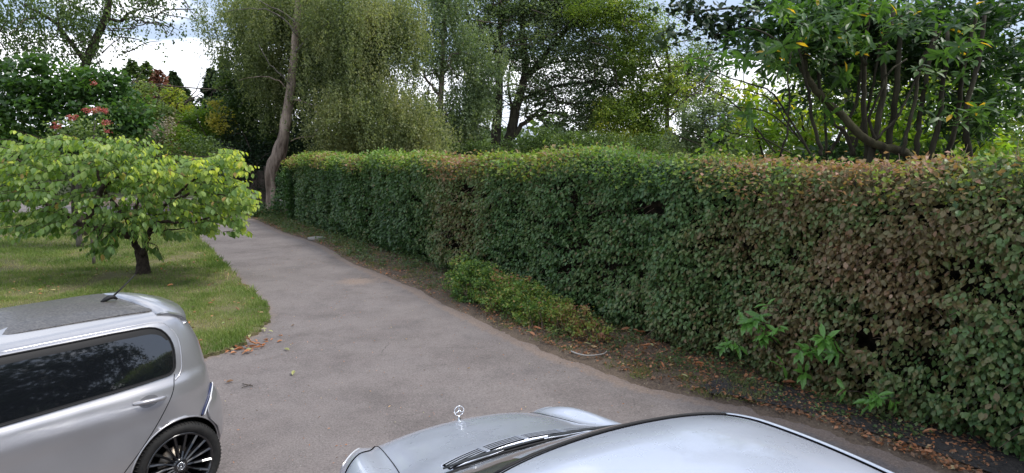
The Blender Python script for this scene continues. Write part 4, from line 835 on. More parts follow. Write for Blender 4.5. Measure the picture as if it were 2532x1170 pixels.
a = verge_pts(26, 5.2, 8.4, .3, 1); a[:, 2] = .09; fallen(a, rng.uniform(.08, .13, 26), rng.uniform(.9, .99, 26), 'pale green fallen leaf lying on the verge below the hedge', 'green leaves on the verge', 'long')
for (px, py, lab, tt, s_) in [(723, 930, 'single green leaf lying alone on the driveway', .99, .12), (716, 868, 'crumpled green leaf on the driveway right of the leaf heap', .98, .11), (598, 879, 'dark curled leaf on the drive just below the leaf heap', .2, .08), (720, 808, 'small dark leaf on the drive above the crumpled green one', .02, .07),
                             (578, 943, 'thin brown twig like leaf beside the silver hatchback', .1, .10), (1002, 840, 'tiny pale leaf in the middle of the driveway', .85, .05), (456, 664, 'pale leaf on the lawn right of the small tree trunk', .9, .12), (960, 1010, 'small yellow leaf on the drive left of the star ornament', .85, .035), (1155, 913, 'whitish leaf fragment on the driveway', .85, .05), (430, 712, 'rusty leaf on the lawn below the small tree', .6, .13)]:
    q = at(px, py, 5); tt_ = EYE / (EYE - q[2]); q = np.array((q[0] * tt_, q[1] * tt_, .012 if px != 456 and px != 430 else .07))
    for o in leaf_objects('fallen_leaf', q[None], rng.normal(size=(1, 3)) * (1, 1, .1), np.array([[.2, -.2, 1.]]), [s_], [tt], 'curl', M['litter'], None): tag(o, lab, 'fallen leaf')
a = np.c_[rng.uniform(-6, 1.5, 3000), rng.uniform(3, 20, 3000)]; E_ = dist(a, ve); a = a[inside(a, [(-3.2, 3), (1.9, 3), (1.7, 6.2), (.4, 7.8), (-.4, 9), (-2, 11.8), (-3.5, 14), (-7.3, 20), (-9.5, 19.5), (-6.2, 14), (-3.6, 9.8), (-3.3, 8)])]
db = leaves('drive_debris', np.c_[a, np.full(len(a), .008)], rng.normal(size=(len(a), 3)) * (1, 1, .1), rng.normal(0, .3, (len(a), 3)) + (0, 0, 1), rng.uniform(.006, .028, len(a)), rng.uniform(0, .95, len(a)), 'curl', M['litter']); tag(db, 'tiny bits of leaf scattered over the driveway', 'debris', kind='stuff')
# pale bent stick
m = MB(); q = [at(x, y, 5) for x, y in [(1412, 882), (1430, 889), (1455, 893), (1490, 889), (1502, 880)]]; q = [np.array((v[0] * EYE / (EYE - v[2]), v[1] * EYE / (EYE - v[2]), .07)) for v in q]
m.tube(spline(q, 4), list(np.linspace(.010, .006, 17)), 6); o = m.build('stick', plain('bleached wood', (.36, .34, .31), .7)); tag(o, 'pale bent stick lying on the verge below the shrub', 'stick')
m = MB(); m.tube([(-2.94, 6.62, .01), (-2.88, 6.58, .014), (-2.80, 6.55, .01)], .005, 5); m.tube([(-2.9, 6.5, .01), (-2.84, 6.59, .014)], .004, 5); o = m.build('stick', M['twig_dark']); tag(o, 'small forked dark twig on the driveway beside the silver hatchback', 'stick')
# flat stone on the far verge edge
m = MB(); sx = at(775, 597, 5); sx = sx * (EYE / (EYE - sx[2])); m.tube([(sx[0], 18.3, 0.0), (sx[0], 18.3, .07), (sx[0], 18.3, .09)], [.26, .24, .12], 9, .3); o = m.build('flat_stone', plain('pale stone', (.26, .24, .22), .9, bump=(18, .5, .02))); tag(o, 'flat pale stone at the edge of the verge near the far hedge', 'stone')

# ------------------------------------------------------------------ low shrub clump and weeds on the verge
sh = plant('low_shrub', (-.05, 9.6, 0), 'knee high small leaved shrub clump at the foot of the hedge', 'shrub')
cl = [((-.78, 10.85, .30), (.40, .40, .46)), ((-.62, 10.45, .32), (.40, .36, .44), -.05), ((-.30, 10.15, .30), (.42, .40, .42)), ((-.02, 9.75, .26), (.42, .38, .40), .08), ((.26, 9.35, .24), (.40, .38, .38)), ((.52, 8.95, .2), (.38, .36, .34), .1), ((.80, 8.55, .16), (.38, .35, .28), .1, .8), ((1.08, 8.2, .1), (.35, .3, .2), .1, .7), ((.35, 8.9, .10), (.35, .25, .18), .15, .6)]
foliage('leaves', cl, M['shrub'], sh, 6500, .044, 'oval', base=.40, spread=.9, sub=.10, seed=60)
m = MB()
for c_, r_, *_ in cl:
    for _ in range(26):
        a = random.random() * 6.28; d = np.array((math.cos(a) * .35, math.sin(a) * .35, random.uniform(.5, 1.1))) * r_[2]; b = np.array((c_[0], c_[1], 0)) + (random.gauss(0, .12), random.gauss(0, .12), 0)
        m.tube([b, b + d * .6, b + d + rng.normal(0, .02, 3)], [.006, .004, .002], 3, 0, cap=False)
o = m.build('twigs', M['twig'], sh); o['kind'] = 'stuff'
def weeds(n, y0, y1, w0, w1, size, kk, sp):
    a = verge_pts(n, y0, y1, w0, w1); n = len(a); Q = np.repeat(a, kk, 0); nn = len(Q); Q = Q + rng.normal(0, sp, Q.shape) * (1, 1, 0) + np.c_[np.zeros((nn, 2)), np.abs(rng.normal(0, sp * .8, nn))]
    return leaves('weeds', Q, rng.normal(size=(nn, 3)) * (1, 1, .4), rng.normal(0, .4, (nn, 3)) + (0, 0, 1), size * rng.uniform(.6, 1.3, nn), np.clip(rng.normal(.4, .25, nn), 0, 1), 'oval', M['weed'])
for w_ in (weeds(230, 5.0, 9.0, .28, 1.05, .038, 28, .07), weeds(150, 8.0, 13, .12, 1.0, .04, 34, .08), weeds(260, 13, 27, .1, 1.0, .06, 28, .12)): tag(w_, 'small green weeds along the foot of the hedge', 'weeds', 'verge weeds')

# glossy laurel sprigs growing out of the hedge face
def sprig(px, py, n_sh, label, size=.15, hgt=.3):
    u = at(px, py, 5) - (0, 0, EYE); u = u / u[1]     # meet the hedge face
    t_ = (H0 @ HN - (-.02)) / (u[:2] @ HN); q = np.array((0, 0, EYE)) + u * t_; q[:2] += HN * .14
    r = plant('laurel_sprig', q, label, 'laurel sprig', 'laurel sprigs in the hedge')
    m = MB(); spots = []
    for i in range(n_sh):
        a = q + np.array((*(HU * random.gauss(0, .09)), 0)) - np.array((*HN, 0)) * .2 + (0, 0, random.uniform(-hgt * .6, hgt * .5)); e = a + np.array((*HN, 0)) * (.24 + .08 * random.random()) + np.array((*(HU * random.gauss(0, .05)), .1))
        m.tube([a, (a + e) / 2 + (0, 0, .03), e], [.006, .005, .003], 5); spots.append(e)
    m.build('stem', M['twig_dark'], r)
    P, D, Nn, S, T = whorls(r, spots, 6, size, M['sprig'], .45, up=.3)
    D = D + np.array((*HN, -.25)) * .5; Nn = Nn + np.array((*HN, 0)) * .6
    for _ in leaf_objects('leaf', P, D, Nn, S, np.clip(T, 0, .9), 'long', M['sprig'], r): pass
sprig(1925, 815, 9, 'tall glossy laurel sprig, the upper left one in the hedge face', .17, .36)
sprig(2050, 870, 8, 'broad glossy laurel sprig right of the tallest one in the hedge', .17, .24)
sprig(2180, 1000, 5, 'low laurel sprig near the foot of the hedge at the right', .15, .12)
sprig(1832, 872, 3, 'small laurel sprig left of the tallest one, low in the hedge', .13, .1)
sprig(1990, 925, 2, 'single hanging laurel sprig below the broad one', .16, .1)

# trees just beyond the right edge of the view
t = plant('evergreen_tree', (9.5, 1.5, 0), 'dark evergreen standing beyond the near end of the hedge', 'tree')
m = MB(); m.tube([(9.5, 1.5, -.05), (9.45, 1.5, 2), (9.5, 1.6, 5)], [.22, .18, .08], 9, .1); m.build('trunk', M['bark_dark'], t)
foliage('crown', [((9.8, 1.2, 3.0), (2.2, 2.6, 2.6)), ((9.6, -1.8, 3.0), (2.2, 2.2, 2.6)), ((9.4, -4.8, 3.0), (2.2, 2.4, 2.6)), ((9.6, -.4, 5.0), (1.8, 3.2, 1.6)), ((9.5, -3, 1.4), (2, 4, 1.2))], M['dark'], t, 330, .22, base=.45, sub=.6, seed=70)

iv = plant('ivy_clump', at(668, 545, 24.6) * (1, 1, 0), 'ivy and brambles heaped round the far foot of the hedge below the leaning birch', 'bush')
foliage('crown', [T_(672, 525, 44, 26, 24.6), T_(650, 535, 26, 18, 24.8), T_(700, 500, 30, 40, 24.4), T_(705, 450, 22, 40, 24.6)], M['hedge'], iv, 1100, .09, base=.12, sub=.25, seed=75)
sy = plant('sycamore_tree', (9.0, 19.0, 0), 'broad sunlit tree behind the laurel stems, closing the sky between them', 'tree', 'trees beyond the hedge')
foliage('crown', [(*ell(x, y, rx, ry, 19), sh, de) for x, y, rx, ry, sh, de in [(1960, 240, 120, 90, .1, .8), (2100, 200, 110, 100, 0, .9), (2230, 230, 110, 110, .1, .9), (2000, 340, 130, 50, .1, 1), (2200, 340, 120, 50, .1, 1), (2130, 90, 140, 80, -.1, .8), (2330, 200, 100, 150, 0, 1), (2460, 260, 100, 150, 0, 1), (1880, 320, 60, 50, .1, .9)]], M['ygreen'], sy, 700, .12, base=.4, sub=.4, seed=76)
limb(sy, [(2120, 420), (2120, 300), (2110, 180)], 19.3, .16, .08, M['bark_grey'], 'trunk', ground=True)

P = np.c_[rng.uniform(-9.5, -3.8, 420), rng.uniform(7.6, 15, 420)]; P = P[inside(P, lawn_poly)]; k_ = smoothnoise(P, 1.1, 81) > .42; P = P[k_]
ll = leaves('lawn_litter', np.c_[P, rng.uniform(.05, .08, len(P))], rng.normal(size=(len(P), 3)) * (1, 1, .2), rng.normal(0, .35, (len(P), 3)) + (0, 0, 1), rng.uniform(.03, .085, len(P)), np.clip(rng.normal(.6, .3, len(P)), 0, 1), 'curl', M['litter'])
tag(ll, 'small dead leaves strewn over the lawn', 'dead leaves', kind='stuff')

# ------------------------------------------------------------------ car materials
def paint(name, c, rough, metal=.6, coat=.6, dirt=.0):
    m, n, l, b = newmat(name); v = n.new('ShaderNodeTexCoord').outputs['Object']
    f, x = noise_ramp(n, l, v, 900, .3, .7, 2, .5)
    cc = mixc(n, l, mathn(n, l, 'MULTIPLY', f, .5), tuple(k * .86 for k in c), tuple(min(1, k * 1.14) for k in c))
    d, _ = noise_ramp(n, l, v, 2.3, .45, .8, 8, .65)
    cc = mixc(n, l, mathn(n, l, 'MULTIPLY', d, dirt), cc, (.42, .40, .37))
    l.new(cc, b.inputs['Base Color']); b.inputs['Metallic'].default_value = metal
    rr = n.new('ShaderNodeMapRange'); rr.inputs[3].default_value = rough; rr.inputs[4].default_value = rough + .18; l.new(d, rr.inputs[0]); l.new(rr.outputs[0], b.inputs['Roughness'])
    b.inputs['Coat Weight'].default_value = coat; b.inputs['Coat Roughness'].default_value = .06
    return m
M['silver_hatch'] = paint('warm silver paint', (.46, .455, .47), .30, .7, .8, .08)
M['silver_saloon'] = paint('blue silver paint', (.62, .66, .76), .27, .4, .8, .06)
M['dark_roof'] = plain('dusty dark roof panel', (.028, .026, .026), .42, spec=.35, coat=.15, noise=(70, (.12, .11, .10)))
M['glass'] = plain('tinted glass', (.006, .007, .009), .03, spec=.8, coat=1)
M['black_trim'] = plain('black trim', (.012, .012, .013), .6, spec=.3)
M['gloss_black'] = plain('gloss black alloy', (.008, .008, .009), .16, spec=.6, coat=.7)
M['rubber'] = plain('tyre rubber', (.012, .012, .012), .75, spec=.3, noise=(30, (.02, .019, .018)))
M['chrome'] = plain('chrome', (.60, .62, .64), .14, metal=1)
M['badge'] = plain('badge silver', (.62, .64, .67), .22, metal=.9)
M['rail'] = plain('satin trim', (.58, .61, .66), .28, metal=.8)
M['void'] = plain('dark recess', (.004, .004, .004), 1, spec=0)
M['tail_red'] = plain('red lamp lens', (.25, .01, .01), .1, coat=1)
M['lens'] = plain('clear lamp lens', (.55, .57, .6), .08, spec=.8, coat=1)
M['tape'] = plain('navy strip', (.012, .02, .07), .4)
M['white_edge'] = plain('white edge', (.75, .76, .78), .4)
M['disc'] = plain('brake disc', (.30, .24, .18), .45, metal=.6, noise=(9, (.45, .40, .34)))

def patch(name, poly, fn, mat, parent, off=.003, step=.05, thick=.004, smooth=True):
    """panel laid on a curved surface: poly in surface coordinates, fn(a,b,off) -> points"""
    poly = np.array(poly, float); lo, hi = poly.min(0), poly.max(0)
    n = len(poly); pts = [Vector(p) for p in poly]
    gx = np.arange(lo[0] + step / 2, hi[0], step); gy = np.arange(lo[1] + step / 2, hi[1], step)
    g = np.array([(x, y) for x in gx for y in gy]); 
    if len(g):
        g = g[inside(g, poly)]
        if len(g): g = g[dist(g, np.vstack([poly, poly[:1]])) > step * .35]
    pts += [Vector(p) for p in g]
    V, E_, F, *_ = delaunay_2d_cdt(pts, [], [list(range(n))], 1, 1e-6)
    A = np.array([tuple(v) for v in V]); top = fn(A[:, 0], A[:, 1], off); low = fn(poly[:, 0], poly[:, 1], off - thick - .002)
    b = len(top); F = [list(f) for f in F]
    rim = fn(poly[:, 0], poly[:, 1], off); sk = [[b + i, b + (i + 1) % n, b + n + (i + 1) % n, b + n + i] for i in range(n)]
    o = mesh_obj(name, np.vstack([top, rim, low]), F + sk, mat, parent, smooth=False)
    me = o.data; me.polygons.foreach_set('use_smooth', np.r_[np.ones(len(F), bool), np.zeros(len(sk), bool)])
    bm = bmesh.new(); bm.from_mesh(me); bmesh.ops.recalc_face_normals(bm, faces=bm.faces); bm.to_mesh(me); bm.free(); return o
def line_on(name, pts, fn, mat, parent, r=.003, off=.0, k=6, flat=1.0, closed=False, n=6):
    P = np.array(pts, float); S_ = spline(P, k) if not closed else P; W = fn(S_[:, 0], S_[:, 1], off); m = MB(); m.tube(W, r, n, closed=closed, flat=flat); return m.build(name, mat, parent)
def round_poly(pts, r, k=5):
    o = []; n = len(pts); P = [np.array(p, float) for p in pts]; rs = r if isinstance(r, (list, tuple)) else [r] * n
    for i in range(n):
        a, b, c = P[i - 1], P[i], P[(i + 1) % n]; r_ = rs[i]; u = (a - b) / np.linalg.norm(a - b); v = (c - b) / np.linalg.norm(c - b)
        s, e = b + u * min(r_, np.linalg.norm(a - b) * .45), b + v * min(r_, np.linalg.norm(c - b) * .45)
        for t_ in np.linspace(0, 1, k): o.append(s * (1 - t_) ** 2 + 2 * b * t_ * (1 - t_) + e * t_ * t_)
    # split long edges so that the outline follows the curve of the surface
    q = []
    for i in range(len(o)):
        a, b = o[i], o[(i + 1) % len(o)]; m_ = max(1, int(np.linalg.norm(b - a) / .05)); q += [a + (b - a) * j / m_ for j in range(m_)]
    return np.array(q)

# ------------------------------------------------------------------ the silver hatchback (left)
hb = empty('hatchback_car', (-2.35 + .8 * .03, 4.2 - .6 * .03, 0), math.atan2(.8, .6)); mat_basis(hb)
tag(hb, 'warm silver hatchback with black multi spoke wheel and dark roof, parked beside the lawn', 'car')
CY = .815                                   # centre line; x runs to the tail, y away from the camera, rear axle at x = 0
zt = [.17, .24, .34, .50, .62, .70, .76, .82, .90, .95, 1.02, 1.12, 1.23, 1.305, 1.33, 1.352, 1.37]
XR = [.40, .44, .475, .485, .475, .455, .425, .415, .407, .400, .390, .370, .325, .280, .255, .23, .20]
XF = [-2.90, -2.93, -2.96, -2.99, -2.97, -2.93, -2.86, -2.70, -2.30, -2.06, -1.95, -1.78, -1.55, -1.38, -1.26, -1.14, -1.05]
WD = [.755, .785, .800, .815, .812, .810, .813, .812, .796, .770, .752, .726, .694, .668, .648, .615, .560]
from math import copysign
zi = np.array(zt)
def sm(z, tab):       # smooth table lookup
    S_ = spline(np.c_[zi, np.array(tab)], 6); return np.interp(z, S_[:, 0], S_[:, 1])
NE = 5.2; XC = -1.15
def side_y(x, z):     # near side surface
    x = np.asarray(x, float); z = np.asarray(z, float); w = sm(z, WD); a = np.where(x > XC, sm(z, XR) - XC, XC - sm(z, XF))
    t_ = np.clip(np.abs(x - XC) / a, 0, .9999); return CY - w * (1 - t_ ** NE) ** (1 / NE)
def hside(x, z, off=0):
    x = np.asarray(x, float); z = np.asarray(z, float); e = .004
    y = side_y(x, z); dx = (side_y(x + e, z) - side_y(x - e, z)) / (2 * e); dz = (side_y(x, z + e) - side_y(x, z - e)) / (2 * e)
    nn = nrm(np.stack([dx, -np.ones_like(dx), dz], -1)); return np.stack([x, y, z], -1) + nn * off
def ring(z, n):       # full outline at one height, near side from nose to tail and back
    xr, xf, w = sm(z, XR), sm(z, XF), sm(z, WD)
    th = np.linspace(0, 2 * np.pi, 1441)[:-1]; c, s = np.cos(th), np.sin(th)
    a = np.where(c > 0, xr - XC, XC - xf); x = XC + a * np.sign(c) * np.abs(c) ** (2 / NE); y = CY - w * np.sign(s) * np.abs(s) ** (2 / NE)
    P = np.c_[x, y]; d = np.r_[0, np.cumsum(np.linalg.norm(np.diff(np.vstack([P, P[:1]]), axis=0), axis=1))]; P = np.vstack([P, P[:1]])
    h = d[len(th) // 2]   # even spacing on each half keeps columns upright
    q = np.r_[np.linspace(0, h, n // 2, endpoint=False), np.linspace(h, d[-1], n // 2, endpoint=False)]
    return np.c_[np.interp(q, d, P[:, 0]), np.interp(q, d, P[:, 1])]
NR = 480; zs = np.r_[np.arange(.17, 1.362, .018), 1.37]
V = np.concatenate([np.c_[ring(z, NR), np.full(NR, z)] for z in zs])
# roof: rings that close over a shallow dome
def roof_z(x, y):
    xr, xf, w = .24, -1.05, .56; a = np.where(x > XC, xr - XC, XC - xf + 0.001)
    # the dome runs over the roof only; its nose end is the header rail
    k_ = roof_k(x, y); return 1.37 + .042 * (1 - np.clip(k_, 0, 1) ** 2)
XCR = -.40
def roof_k(x, y):
    a = np.where(x > XCR, .20 - XCR, XCR + 1.05); return ((np.abs(x - XCR) / a) ** 4 + (np.abs(y - CY) / .56) ** 4) ** .25
top = V[-NR:, :2]; ctr = np.array((XCR, CY)); layers = [V]
for f in np.linspace(.94, .06, 14): q = ctr + (top - ctr) * f; layers.append(np.c_[q, np.full(NR, 1.37 + .042 * (1 - f * f))])
V = np.concatenate(layers); nl_ = len(V) // NR
V = np.vstack([V, [(*ctr, 1.412)]])
ix = np.arange(nl_ * NR).reshape(nl_, NR); F = np.stack([ix[:-1], np.roll(ix[:-1], -1, 1), np.roll(ix[1:], -1, 1), ix[1:]], -1).reshape(-1, 4)
# wheel arches: grid snapped to a circle, then opened
RA = .345; AZ = .305
keepF = np.ones(len(F), bool)
for ax_ in (0.02, -2.40):
    dx, dz_ = V[:, 0] - ax_, V[:, 2] - AZ; r_ = np.hypot(dx, dz_); sel = (np.abs(r_ - RA) < .0125) & (np.abs(V[:, 1] - CY) > .45)
    V[sel, 0] = ax_ + dx[sel] / r_[sel] * RA; V[sel, 2] = AZ + dz_[sel] / r_[sel] * RA
    fc = V[F].mean(1); keepF &= ~((np.hypot(fc[:, 0] - ax_, fc[:, 2] - AZ) < RA - .002) & (np.abs(fc[:, 1] - CY) > .45))
F = [list(f) for f in F[keepF]] + [[nl_ * NR, (nl_ - 1) * NR + i, (nl_ - 1) * NR + (i + 1) % NR] for i in range(NR)]
body = mesh_obj('body', V, F, M['silver_hatch'], hb)
bm = bmesh.new(); bm.from_mesh(body.data); bmesh.ops.delete(bm, geom=[v for v in bm.verts if not v.link_faces], context='VERTS'); bmesh.ops.recalc_face_normals(bm, faces=bm.faces); bm.to_mesh(body.data); bm.free()
def fl(v): return v * np.array((1, -1, 1)) + np.array((0, 2 * CY, 0))     # mirror to the far side
def far(fn): return lambda a, b, off=0: fl(fn(a, b, off))
for ax_ in (0.02, -2.40):
    for sgn, fn in ((0, hside), (1, far(hside))):
        th = np.linspace(R(-22), R(202), 40); P = fn(ax_ + RA * np.cos(th), AZ + RA * np.sin(th), .001)
        m = MB(); m.tube(P, .006, 8); m.build('arch_lip', M['silver_hatch'], hb)
        y0 = .10 if not sgn else 2 * CY - .10; y1 = .42 if not sgn else 2 * CY - .42
        th = np.linspace(R(-30), R(210), 30); n_ = len(th); A = np.c_[ax_ + (RA + .02) * np.cos(th), np.full(n_, 0), AZ + (RA + .02) * np.sin(th)]
        A0 = fn(ax_ + (RA + .0) * np.cos(th), AZ + RA * np.sin(th), -.004); A1 = A.copy(); A1[:, 1] = y1
        Fq = [[i, i + 1, n_ + i + 1, n_ + i] for i in range(n_ - 1)]; ce = [n_ + i for i in range(n_)]
        mesh_obj('wheel_well', np.vstack([A0, A1]), Fq + [ce], M['void'], hb)
# raised shoulder that overhangs the arch
0 and line_on('arch_crease', [(-.52, .60), (-.36, .68), (-.15, .735), (.05, .745), (.22, .715), (.36, .64)], hside, M['silver_hatch'], hb, .009, -.0055)
# dark roof panel and the spoiler
def froof(x, y, off=0): return np.stack([x, y, roof_z(x, y) + off], -1)
patch('roof_panel', round_poly([(-.84, CY - .42), (.05, CY - .46), (.05, CY + .46), (-.84, CY + .42)], [.1, .05, .05, .1]), froof, M['dark_roof'], hb, .006, .04, .008)
# spoiler: a wing that carries the roof line past the tailgate
ns = 31; yy = np.linspace(-.53, .53, ns); V = []
for y in yy:
    u_ = abs(y) / .53; xr = .315 - .075 * u_ ** 3.2; drop = .012 * u_ ** 2 + .030 * u_ ** 6
    z0 = 1.414 - .045 * u_ ** 2 * .9
    V += [(.04, CY + y, z0 - .006), (.12, CY + y, z0 + .003 - drop * .4), (.21, CY + y, z0 - .016 - drop), (xr, CY + y, z0 - .050 - drop), (xr + .004, CY + y, z0 - .062 - drop), (xr - .008, CY + y, z0 - .070 - drop), (.18, CY + y, z0 - .070 - drop), (.04, CY + y, z0 - .05)]
a = np.arange(ns * 8).reshape(ns, 8); F = [list(q) for q in np.stack([a[:-1], np.roll(a[:-1], -1, 1), np.roll(a[1:], -1, 1), a[1:]], -1).reshape(-1, 4)] + [list(a[0]), list(a[-1][::-1])]
mesh_obj('spoiler', V, F, M['silver_hatch'], hb)
# windows
WIN_R = round_poly([(-1.02, .965), (.035, .985), (.062, 1.17), (-.015, 1.290), (-.30, 1.300), (-.98, 1.305)], [.03, .05, .12, .10, .03, .05])
WIN_F = round_poly([(-1.80, .955), (-1.10, .963), (-1.06, 1.305), (-1.28, 1.298)], [.04, .03, .05, .06])
def grow(poly, d):
    P = np.array(poly); c = np.roll(P, -1, 0) - np.roll(P, 1, 0); n_ = nrm(np.c_[c[:, 1], -c[:, 0]]); return P + n_ * d
for fn in (hside, far(hside)):
    for wp in (WIN_R, WIN_F):
        w_ = patch('window', grow(wp, .022), fn, M['black_trim'], hb, .006, .025, .008)
        patch('pane', np.where(np.c_[np.zeros(len(wp), bool), wp[:, 1] > 1.2], wp - (0, .026), wp), fn, M['glass'], w_, .0095, .025, .005)
        m = MB(); q = fn(*grow(wp, .017).T, .009); m.tube(q, .0055, 6, closed=True); m.build('seal', M['black_trim'], w_)
    line_on('pillar_crease', [(-.95, 1.345), (-.4, 1.343), (-.02, 1.330), (.078, 1.28), (.128, 1.18), (.115, 1.02), (.085, .955), (.035, .925)], fn, M['silver_hatch'], hb, .008, -.0045)
    line_on('door_seam', [(.045, .962), (.03, .93), (.005, .86), (-.045, .78), (-.125, .67), (-.24, .54), (-.37, .40), (-.42, .30), (-.44, .22)], fn, M['void'], hb, .003, .0)
    line_on('door_seam', [(-1.075, 1.36), (-1.07, 1.1), (-1.075, .95), (-1.06, .6), (-1.02, .24)], fn, M['void'], hb, .003, .0)
    line_on('door_seam', [(-1.9, .93), (-1.88, .7), (-1.90, .5), (-1.95, .24)], fn, M['void'], hb, .003, .0)
    for hx in (0, -1.02):
        cup = patch('handle_cup', [(hx - .165 + .052 * math.cos(t_) * 1.25, .848 + .040 * math.sin(t_)) for t_ in np.linspace(0, 2 * np.pi, 20, endpoint=False)], fn, M['silver_hatch'], hb, .0015, .02, .001)
        cup.data.materials[0] = plain('shaded handle paint', (.20, .20, .21), .35, metal=.6) if 'shaded handle paint' not in bpy.data.materials else bpy.data.materials['shaded handle paint']  # darker copy of the body paint puts the cup's shade into colour
        S_ = spline([(hx - .262, .858, .0), (hx - .245, .859, .018), (hx - .21, .857, .034), (hx - .15, .851, .038), (hx - .10, .846, .034), (hx - .07, .842, .02), (hx - .06, .841, .0)], 4)
        q = np.array([fn(np.array([a_]), np.array([b_]), c_)[0] for a_, b_, c_ in S_]); m = MB(); m.tube(q, list(.0095 + .006 * np.sin(np.linspace(0, np.pi, len(q)))), 10, flat=1.0); m.build('door_handle', M['silver_hatch'], hb)
    # rear lamp and bumper joint with its navy and white chequered strip
    line_on('bumper_seam', [(.36, .775), (.315, .745), (.27, .69), (.235, .645), (.205, .605)], fn, M['void'], hb, .006, .0)
# bumper: proud shell round the tail, with the strip in the joint
def ringp(z, s): pass
bz = [.205, .27, .36, .47, .56, .64, .70, .745, .765]; bo = [.004, .012, .016, .018, .018, .016, .014, .006, -.006]
rows = []
for z, o_ in zip(bz, bo):
    xs = sm(z, XR); lim = (.40 if z < .3 else .37) if z < .34 else np.interp(z, [.34, .5, .6, .70, .765], [.372, .315, .215, .29, .37])
    th = np.linspace(0, 1, 30); w = sm(z, WD)
    t0 = np.clip((lim - XC) / (xs - XC), 0, .999); y0 = (1 - t0 ** NE) ** (1 / NE)
    yn = np.sin(np.linspace(-1, 1, 61) * np.pi / 2) * y0; xx = XC + (xs - XC + o_) * (1 - np.abs(yn) ** NE) ** (1 / NE); yy = CY + yn * (w + o_)
    rows.append(np.c_[xx, yy, np.full(61, z)])
V = np.concatenate(rows); a = np.arange(len(bz) * 61).reshape(-1, 61); F = np.stack([a[:-1, :-1], a[:-1, 1:], a[1:, 1:], a[1:, :-1]], -1).reshape(-1, 4)
bp_ = mesh_obj('rear_bumper', V, F, M['silver_hatch'], hb); md = bp_.modifiers.new('shell', 'SOLIDIFY'); md.thickness = .02; md.offset = -1
line_on('joint_strip', [(.352, .772), (.306, .742), (.262, .690), (.228, .650), (.203, .612)], lambda a, b, off=0: hside(a, b, off), M['tape'], hb, .0085, .006)
line_on('joint_edge', [(.366, .770), (.322, .738), (.280, .690), (.245, .648), (.218, .606)], lambda a, b, off=0: hside(a, b, off), M['white_edge'], hb, .004, .013)
for i in range(5):
    f = i / 5; c_ = hside(np.array([.35 - .05 * f * 1.0]), np.array([.768 - .05 * f]), .013)[0]; m = MB(); m.box(c_, (.012, .006, .006)); m.build('chequer_mark', M['white_edge'], hb, smooth=False)
# tailgate glass, tail lamps, number plate
def ftail(y, z, off=0):
    xs = sm(z, XR); w = sm(z, WD); x = XC + (xs - XC) * (1 - np.clip(np.abs(y) / w, 0, .999) ** NE) ** (1 / NE); return np.stack([x + off, CY + y, z], -1)
patch('rear_window', round_poly([(-.42, .98), (.42, .98), (.40, 1.31), (-.40, 1.31)], .07), ftail, M['glass'], hb, .005)
for s in (-1, 1): patch('tail_lamp', round_poly([(s * .36, .74), (s * .46, .75), (s * .45, 1.08), (s * .37, 1.06)], .02), ftail, M['tail_red'], hb, .006, .03)
